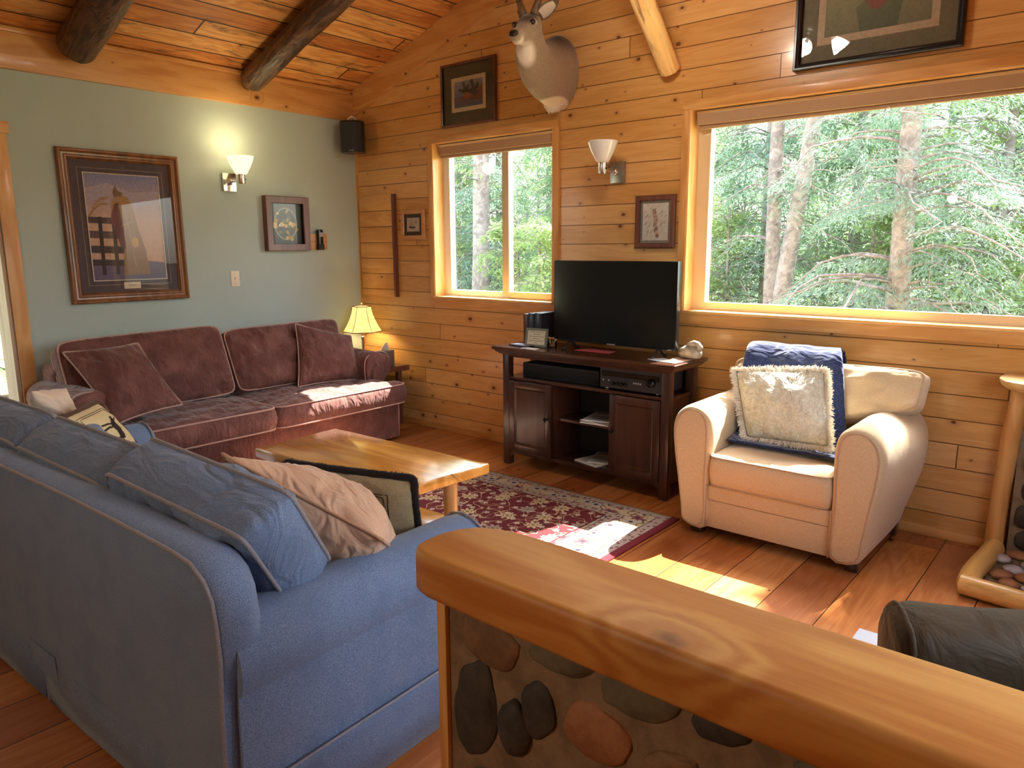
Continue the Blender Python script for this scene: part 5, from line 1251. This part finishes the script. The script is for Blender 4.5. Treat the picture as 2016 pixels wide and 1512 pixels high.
for sg in (1, -1):
    e = MB().ball(tuple(hp(sg * .052, .048, .026)), .0135, 3, (1, 1, 1)).make('eye', M['eye'], t, True)
    mb = MB(); c0 = hp(sg * .052, .046, .026); mb.tube([c0 + HF * .010 + (HS * math.cos(a) * .0165 + HU * math.sin(a) * .013) + HS * sg * (.002) for a in [2 * PI * i / 20 for i in range(20)]], .003, 6, True); mb.make('eyelid', M['hair'], t, True)
    # ear: cupped leaf
    base = hp(sg * .055, -.035, .045); vs_ = HS * sg; left = sg * HS.x < 0; d = ((HS * sg * .35 + HU * .2 - HF * .95) if left else (HS * sg * .9 + HU * .5 - HF * .12)).normalized(); f = (HF * .9 + HU * -.15 + HS * sg * -.1) if not left else (HS * sg + HF * .3); f = (f - d * f.dot(d)).normalized(); w = d.cross(f)
    mb = MB(); rings = []
    for j in range(11):
        u = j / 10; wd = .042 * math.sin(PI * (.14 + .86 * u) ** .9) ** .8 if u < 1 else .002; ring = []
        for i in range(9):
            q = -1 + 2 * i / 8; ring.append(base + d * u * .145 + w * q * wd + f * (abs(q) ** 2 * wd * .75 - .01))
        rings.append(ring)
    mb.loft(rings, cap=False, closed=False); ear = mb.make('ear', M['deer'], t, True)
    sd = ear.modifiers.new('s', 'SOLIDIFY'); sd.thickness = .006; sd.offset = 0
    mb = MB(); mb.loft([[v + f * .0065 for v in r[1:8]] for r in rings[1:9]], cap=False, closed=False); mb.make('inner_ear', plain('inner_ear_%d' % sg, srgb('D2C2AC'), .9), ear, True)
    b0 = hp(sg * .032, -.02, .06); A = lambda a, b, c: hp(sg * a, b, c)
    mb = MB(); mb.tube([b0, A(.045, -.035, .10), A(.075, -.07, .16), A(.13, -.08, .24), A(.18, -.03, .30), A(.19, .05, .345), A(.15, .12, .37), A(.10, .16, .38)], [.027, .02, .015, .014, .0125, .011, .008, .002], 10, ns=.15, nf=40)
    mb.tube([A(.06, -.05, .13), A(.045, .0, .17), A(.04, .02, .21)], [.011, .008, .002], 8)
    for k, (a, h) in enumerate((((.13, -.08, .24), (.12, -.09, .36)), ((.18, -.03, .30), (.17, -.05, .42)), ((.19, .05, .345), (.18, .05, .44)))): mb.tube([A(*a), A((a[0] + h[0]) / 2, (a[1] + h[1]) / 2 - .01, (a[2] + h[2]) / 2), A(*h)], [.011, .008, .002], 8)
    mb.make('antler', M['antler'], t, True)
mb = MB(); mb.ball(tuple(hp(0, .184, -.014)), .030, 3, (1.05, .8, .72)); nz = mb.make('nose', M['nose'], t, True)
for sg in (1, -1): MB().ball(tuple(hp(sg * .012, .206, -.018)), .006, 2).make('nostril', M['black'], nz, True)
mb = MB(); mb.tube([hp(.024, .172, -.047), hp(.014, .186, -.043), hp(0, .191, -.040), hp(-.014, .186, -.043), hp(-.024, .172, -.047)], .0022, 6); mb.make('mouth', M['hair'], t, True)
fixw(t)

# ------------------------------------------------------------------ half wall with river stones
s = empty('half_wall', 'low stone half wall with thick varnished wood cap in the foreground', 'half wall', (4.8, -3.2, 0)); s['kind'] = 'structure'
cp = [(5.95, -3.085), (5.2, -3.085), (4.62, -3.089), (4.50, -3.086), (4.40, -3.088), (4.345, -3.098), (4.302, -3.120), (4.277, -3.155), (4.266, -3.195), (4.266, -3.24), (4.272, -3.268), (4.292, -3.288), (4.33, -3.297), (4.42, -3.300), (4.8, -3.302), (5.2, -3.302), (5.95, -3.302)]
mb = MB(); rings = []; cc = V((5., -3.19))
def inset(pts, e):
    r = []; n = len(pts)
    for i, p in enumerate(pts):
        a = V(pts[i - 1]); b = V(pts[(i + 1) % n]); t_ = (b - a).normalized(); nn = V((-t_.y, t_.x)); r.append((p[0] + nn.x * e, p[1] + nn.y * e))
    return r
for z, e in ((.830, .010), (.833, .004), (.842, 0), (.905, 0), (.914, .0025), (.919, .007), (.921, .014)): rings.append([(x, y, z) for x, y in inset(cp, e)])
mb.loft(rings); mb.make('cap', M['cap'], s, True, auto=40)
MB().box(4.352, 5.95, -3.262, -3.115, 0, .83).make('core', M['mortar'], s)
MB().box(4.330, 4.354, -3.272, -3.105, 0, .83, .003).make('end_board', M['trim_z'], s, True, auto=35)
ST = [(4.462, .774, .068, -.021, -.032, -.041, 'st_brown'), (4.425, .623, .054, .026, .005, -.096, 'st_dark'), (4.631, .806, .065, .004, -.012, -.034, 'st_grey'), (4.576, .682, .036, .021, .012, -.052, 'st_dark'),
      (4.523, .624, .034, .024, .017, -.047, 'st_dark'), (4.70, .696, .059, -.018, -.031, -.049, 'st_rust'), (4.78, .793, .068, .006, -.011, -.036, 'st_grey'), (4.838, .700, .049, .016, -.004, -.027, 'st_brown'), (4.619, .555, .046, .024, 0, -.03, 'st_grey'),
      (4.921, .806, .046, .005, -.009, -.03, 'st_dark'), (4.46, .46, .05, .0, 0, -.04, 'st_grey'), (4.60, .44, .06, .01, 0, -.05, 'st_brown'), (4.78, .58, .055, .0, 0, -.05, 'st_dark'), (4.95, .62, .06, 0, 0, -.045, 'st_rust'), (4.8, .42, .07, 0, 0, -.05, 'st_grey'),
      (5.08, .78, .055, 0, 0, -.04, 'st_grey'), (5.1, .55, .06, 0, 0, -.05, 'st_brown'), (4.97, .42, .06, 0, 0, -.05, 'st_dark'), (5.25, .7, .07, 0, 0, -.05, 'st_dark'), (4.5, .3, .07, 0, 0, -.05, 'st_brown'), (4.7, .27, .06, 0, 0, -.05, 'st_grey')]
for k, (cx, cz, ax_, az, bx, bz, mt) in enumerate(ST):
    bm = bmesh.new(); bmesh.ops.create_icosphere(bm, subdivisions=4, radius=1)
    for v in bm.verts:
        p = v.co.copy(); n_ = 1 + .16 * noise.noise(p * 1.3 + V((k * 5, 0, 0))) + .05 * noise.noise(p * 3.2 + V((k * 5, 2, 0)))
        sgn_ = 1
        pe = V((math.copysign(abs(p.x) ** .85, p.x), p.y, math.copysign(abs(p.z) ** .85, p.z))) * n_
        v.co = V((cx + ax_ * pe.x - bx * pe.z, -3.262 + p.y * (.013 if k != 4 else .026), cz + az * pe.x - bz * pe.z))
    MB().bm(bm).make('river_stone', M[mt], s, True)
fixw(s)

# ------------------------------------------------------------------ hearth corner at the right
o = MB().tube([(4.905, -.055, .0), (4.91, -.055, .3), (4.925, -.055, .6), (4.945, -.055, .845)], [.04, .038, .04, .037], 18, ns=.08, nf=6).make('log_post', wood('post_pine', 2, trimc, kscale=4, kamt=.3, coat=.3), None, True, auto=60)
tag(o, 'slim peeled log post holding up the slab shelf by the stone hearth', 'log post')
mb = MB(); rings = []
sl = [(4.862, -.14), (4.868, -.21), (4.90, -.28), (4.98, -.33), (5.2, -.35), (5.9, -.36), (5.9, -.005), (4.90, -.005), (4.868, -.06)]
for z, e in ((.848, .035), (.865, .012), (.88, .003), (.893, 0), (.897, .005)): rings.append([(x, y, z) for x, y in inset(sl, e)])
mb.loft(rings); o = mb.make('slab_shelf', wood('slab_pine', 0, [(0., srgb('C99A58')), (.5, srgb('E0B878')), (1., srgb('F0D49C'))], kscale=2., kamt=.15, coat=.3), None, True, auto=40)
tag(o, 'pale live edge slab shelf on the log post at the right edge', 'shelf')
rs = random.Random(12); s = empty('stone_surround', 'grey stone surround behind the log post at the right edge', 'stone wall', (5.4, -.05, 0)); s['kind'] = 'structure'
MB().box(4.96, 5.9, -.06, 0, 0, .845).make('mortar_bed', M['mortar'], s)
z = .04
while z < .82:
    x = 4.97 + rs.random() * .03; h = rs.uniform(.08, .13)
    while x < 5.85:
        w = rs.uniform(.09, .2); bm = bmesh.new(); bmesh.ops.create_icosphere(bm, subdivisions=3, radius=1)
        for v in bm.verts:
            p = v.co * (1 + .12 * noise.noise(v.co * 1.5 + V((x * 9, z * 7, 0)))); p = V((math.copysign(abs(p.x) ** .7, p.x), p.y, math.copysign(abs(p.z) ** .7, p.z))); v.co = V((x + w / 2 + p.x * w * .48, -.06 + p.y * .03, z + h / 2 + p.z * h * .46))
        MB().bm(bm).make('stone', M[rs.choice(['st_grey', 'st_dark', 'st_grey', 'st_brown'])], s, True); x += w
    z += h
fixw(s)
for pts, lab in (([(4.915, -.10, .045), (4.90, -.3, .047), (4.885, -.5, .048), (4.89, -.645, .048)], 'peeled log edging the hearth, running from the post'), ([(4.865, -.655, .048), (5.1, -.69, .05), (5.4, -.73, .05), (5.8, -.76, .05)], 'peeled log along the front of the hearth')):
    o = MB().tube(smooth_poly([V(p) for p in pts], 6, False), .045, 18, ns=.06, nf=1.5).make('hearth_log', M['peeled_y' if pts[0][0] > 4.9 else 'peeled_x'], None, True, auto=60); tag(o, lab, 'log')
struct(box('hearth_bed', 4.93, 6.0, -.66, -.06, 0, .03, M['mortar']), 'mortar bed of the hearth', 'hearth')
k = 0
for i in range(9):
    for j in range(6):
        x = 4.975 + i * .095 + rs.uniform(-.015, .015) + (j % 2) * .04; y = -.61 + j * .095 + rs.uniform(-.012, .012)
        if x > 5.75: continue
        bm = bmesh.new(); bmesh.ops.create_icosphere(bm, subdivisions=3, radius=1); a = rs.random() * 3; ra, rb = rs.uniform(.038, .055), rs.uniform(.03, .045)
        for v in bm.verts:
            p = v.co * (1 + .15 * noise.noise(v.co * 1.4 + V((x * 9, y * 9, 0)))); X_, Y_ = p.x * ra, p.y * rb; v.co = V((X_ * math.cos(a) - Y_ * math.sin(a), X_ * math.sin(a) + Y_ * math.cos(a), p.z * .018))
        o = MB().bm(bm).make('hearth_stone', M[rs.choice(['st_pale', 'st_pale', 'rocks', 'st_rust'])], None, True); o.location = (x, y, .044)
        tag(o, 'pale flat river stone set in the log edged hearth', 'stone', 'flat stones inside the log edged hearth')
# ------------------------------------------------------------------ outside
def gz(x, y): return -.9 + .05 * max(0, y - 3) + .25 * noise.noise(V((x * .15, y * .15, 0)))
vs = []; fs = []; NX, NY = 60, 50
for j in range(NY + 1):
    for i in range(NX + 1):
        x = -45 + 90 * i / NX; y = .4 + 75 * (j / NY) ** 1.3; vs.append((x, y, gz(x, y) + .006 * max(0, y - 20) ** 1.6))
for j in range(NY):
    for i in range(NX): a = j * (NX + 1) + i; fs.append((a, a + 1, a + NX + 2, a + NX + 1))
tag(mesh('forest_floor', vs, fs, M['forest_floor'], None, True), 'sunlit forest floor outside', 'ground', kind='structure')
o = box('ground_outside', -40, -3.4, -30, 30, -1.1, -1., M['forest_floor']); tag(o, 'ground outside the doorway', 'ground', kind='structure')
def tree_mesh(seed, H, r, nb, leafn, lsize, mat, droop=.35, z0=.6, spread=1.9, lean=(0, 0), dead=0.2, wk=1.):
    rng = random.Random(seed); tr = MB(); br = MB(); lf = MB()
    pts = [V((lean[0] * t * H + .04 * noise.noise(V((t * 3, seed, 0))), lean[1] * t * H, t * H)) for t in [i / 14 for i in range(15)]]
    tr.tube(pts, [r * (1 - .45 * i / 14) * (1.25 if i == 0 else 1) for i in range(15)], 14, ns=.07, nf=5.)
    per = max(1, leafn // nb)
    for b in range(nb):
        h = z0 + (H - z0) * rng.random(); p0 = V((lean[0] * h, lean[1] * h, h)); a = rng.random() * 2 * PI; L = spread * rng.uniform(.5, 1) * (1 - .45 * h / H)
        q = []; n = 6
        for i in range(n + 1):
            t = i / n; q.append(p0 + V((math.cos(a + .3 * t * rng.uniform(-1, 1)) * L * t, math.sin(a) * L * t, -droop * L * t * t + .12 * L * math.sin(t * 3) + .05 * rng.gauss(0, 1) * t)))
        br.tube(q, [.022 * (1 - .85 * i / n) * (L / 1.9) + .003 for i in range(n + 1)], 5)
        if rng.random() < dead: continue
        for _ in range(per):
            t = rng.random() ** .7; i = min(n - 1, int(t * n)); p = q[i].lerp(q[i + 1], t * n - i); side = V((-math.sin(a), math.cos(a), 0)) * rng.gauss(0, 1) * .16 * L * (1.15 - t * .6)
            p = p + side + V((0, 0, -abs(rng.gauss(0, .06)) - side.length * .25)); dr = (q[-1] - q[0]).normalized() * .6 + side.normalized() * .6 + V((rng.gauss(0, .35), rng.gauss(0, .35), -.25 + rng.gauss(0, .3)))
            dr.normalize(); w = dr.cross(V((rng.gauss(0, .4), rng.gauss(0, .4), 1))).normalized() * lsize * .16; l = lsize * rng.uniform(.6, 1.3)
            w = w * wk; lf.add([p - w * .4, p + dr * l * .5 - w, p + dr * l, p + dr * l * .5 + w], [(0, 1, 2, 3)])
    return tr, br, lf, mat
protos = {}
def tree(kind, x, y, rot, label, args=None, group=None, sc=1.):
    t = empty(kind, label, 'tree', (x, y, gz(x, y) - .1), rot, group); t.scale = (sc, sc, sc)
    if kind in protos:
        for nm, me in protos[kind]: o = bpy.data.objects.new(nm, me); C.objects.link(o); o.parent = t
        return t
    tr, br, lf, mt = tree_mesh(*args[:7], **args[7]); a = tr.make('trunk', M['bark'], t, True); b = br.make('branches', M['bark'], t, True); c = lf.make('foliage', mt, t); c['kind'] = 'stuff'
    protos[kind] = [('trunk', a.data), ('branches', b.data), ('foliage', c.data)]
    return t
tree('pine_tree', 1.38, 6.0, 0, 'straight grey trunk seen left of centre in the large window', (1, 7.4, .115, 60, 6000, .10, M['needle'], dict(wk=.5, spread=1.5, z0=2.2, dead=.5)))
tree('shade_fir', 6.15, 5.0, 0, 'tall fir right of the large window shading part of the floor', (7, 9.2, .13, 90, 15000, .16, M['needle'], dict(spread=1.15, z0=5.2, dead=.05)))
t = tree('leaning_pine', 1.50, 5.6, 0, 'leaning grey pine trunk just right of the straight one', (2, 6.8, .125, 40, 2500, .10, M['needle'], dict(wk=.5, spread=1.2, z0=3.0, dead=.6, lean=(.11, 0.02))))
tree('mossy_fir', 3.30, 4.7, 0, 'big mossy fir with drooping branches in the right of the large window', (3, 6.4, .135, 110, 42000, .075, M['needle2'], dict(wk=.45, spread=2.1, z0=.8, droop=.3, dead=.1)))
tree('window_pine', -3.95, 5.8, 0, 'dark grey trunk seen through the small window', (4, 7.5, .18, 40, 3000, .12, M['leaf'], dict(spread=1.6, z0=3.4, dead=.5, lean=(.03, 0))))
rng = random.Random(77)
spots = []
for y, x0, x1, step in ((7.5, -8.5, 7.5, 1.8), (10.0, -12, 9, 1.9), (13, -15, 11, 2.1), (17, -20, 13, 2.6), (22, -26, 15, 3.2), (28, -34, 18, 4.)):
    x = x0
    while x < x1: spots.append((x + rng.uniform(-.5, .5), y + rng.uniform(-.7, .7))); x += step
for i, (x, y) in enumerate(spots):
    k = i % 3
    if k == 0: tree('fir_tree', x, y, rng.random() * 6, 'green fir in the forest beyond the windows', (11, 8.8, .12, 130, 26000, .14, M['needle'], dict(wk=.5, spread=2.2, z0=.4, dead=.1)), 'trees of the forest beyond the windows', rng.uniform(.8, .98))
    elif k == 1: tree('leafy_tree', x, y, rng.random() * 6, 'yellow green leafy tree in the forest beyond the windows', (12, 8., .08, 130, 13000, .16, M['leaf'], dict(spread=2.4, z0=.5, droop=.05, dead=.1)), 'trees of the forest beyond the windows', rng.uniform(.8, .98))
    else: tree('blue_fir', x, y, rng.random() * 6, 'bluish fir in the forest beyond the windows', (13, 8.6, .12, 130, 26000, .14, M['needle2'], dict(wk=.5, spread=2.1, z0=.6, dead=.15)), 'trees of the forest beyond the windows', rng.uniform(.8, .98))
for x, y in ((-1.6, 4.6), (-3.2, 7.2), (-5.6, 5.), (.2, 7.2), (2.4, 7.), (4.3, 6.5), (5.2, 5.), (-2.5, 5.2), (-4.9, 7.6)):
    tree('leafy_shrub', x, y, rng.random() * 6, 'bright green shrub growing outside the windows', (21, 3.2, .03, 70, 7000, .11, M['leaf'], dict(spread=1.3, z0=.2, droop=.0, dead=.05)), 'shrubs just outside the windows', rng.uniform(.8, .98))
for x, y in ((-6.5, -3.5), (-7.2, -1.6), (-6.8, -5.6), (-9, -2.6), (-9.5, -4.6)):
    tree('leafy_shrub', x, y, rng.random() * 6, 'bright green shrub beyond the deck', None, 'shrubs beyond the deck', 1.2)

# ------------------------------------------------------------------ light
w = bpy.data.worlds.new('sky'); bpy.context.scene.world = w; w.use_nodes = True; nt = w.node_tree
sky = nt.nodes.new('ShaderNodeTexSky'); sky.sky_type = 'NISHITA'; sky.sun_disc = False; sky.sun_elevation = math.radians(52); sky.sun_rotation = math.radians(0); sky.air_density = 1.2; sky.dust_density = 2.5
bg = nt.nodes['Background']; hs = nt.nodes.new('ShaderNodeHueSaturation'); hs.inputs['Saturation'].default_value = .6; nt.links.new(sky.outputs[0], hs.inputs['Color']); nt.links.new(hs.outputs[0], bg.inputs[0]); bg.inputs[1].default_value = SKY
def light(kind, name, loc, e, col, size=.05, **k):
    l = bpy.data.lights.new(name, kind); l.energy = e; l.color = col
    if kind == 'POINT': l.shadow_soft_size = size
    o = bpy.data.objects.new(name, l); C.objects.link(o); o.location = loc
    for a, v in k.items(): setattr(l, a, v)
    return o
sd = V((-.17, -.78, -1)); o = light('SUN', 'sun', (3, 6, 8), SUN, (1, .95, .86), angle=math.radians(.53)); o.rotation_euler = sd.to_track_quat('-Z', 'Y').to_euler()
kp = empty('fill_pendant', 'added pendant fill light, unseen behind the camera', 'lamp', (3.5, -5.7, 2.0))  # added fill light behind the camera, given a pendant body
MB().tube([(0, 0, .25), (0, 0, 1.45)], .006, 6).make('cord', M['blackm'], kp, True)
MB().lathe([(.03, .25), (.07, .2), (.13, .06), (.135, .05), (.125, .06), (.06, .19), (.02, .23)], (0, 0, 0), 24).make('shade', M['nickel'], kp, True)
light('POINT', 'fill_pendant_light', (3.5, -5.7, 2.03), REARW, (1, .88, .68), .05)  # warm fill for sofa back, half wall and floor, from the added pendant
light('POINT', 'wall_lamp_glow', (.20, -1.21, 2.27), 2.6, (1, .76, .42), .06)
light('POINT', 'table_lamp_glow', (.24, -.20, .86), 14, (1, .78, .40), .03)

# ------------------------------------------------------------------ camera
F, yaw, pitch, roll, cx, cy = CAM
fw = V((-math.sin(yaw) * math.cos(pitch), math.cos(yaw) * math.cos(pitch), -math.sin(pitch))); r = V((math.cos(yaw), math.sin(yaw), 0)); u = r.cross(fw)
r2 = r * math.cos(roll) + u * math.sin(roll); u2 = u * math.cos(roll) - r * math.sin(roll)
cam = bpy.data.cameras.new('camera'); co = bpy.data.objects.new('camera', cam); C.objects.link(co)
co.matrix_world = Matrix(((r2.x, u2.x, -fw.x, cx), (r2.y, u2.y, -fw.y, cy), (r2.z, u2.z, -fw.z, 1.5), (0, 0, 0, 1)))
cam.sensor_width = 36; cam.lens = F / 2016 * 36; cam.clip_start = .02; cam.clip_end = 300
sc = bpy.context.scene; sc.camera = co
sc.view_settings.view_transform = 'Standard'; sc.view_settings.look = 'None'; sc.view_settings.gamma = 1; sc.view_settings.use_curve_mapping = False; sc.view_settings.exposure = EXPO
sc.cycles.use_denoising = True; sc.cycles.max_bounces = 8; sc.cycles.transparent_max_bounces = 12; sc.cycles.diffuse_bounces = 4; sc.cycles.glossy_bounces = 3
sc.cycles.caustics_reflective = False; sc.cycles.caustics_refractive = False; sc.cycles.sample_clamp_indirect = 6
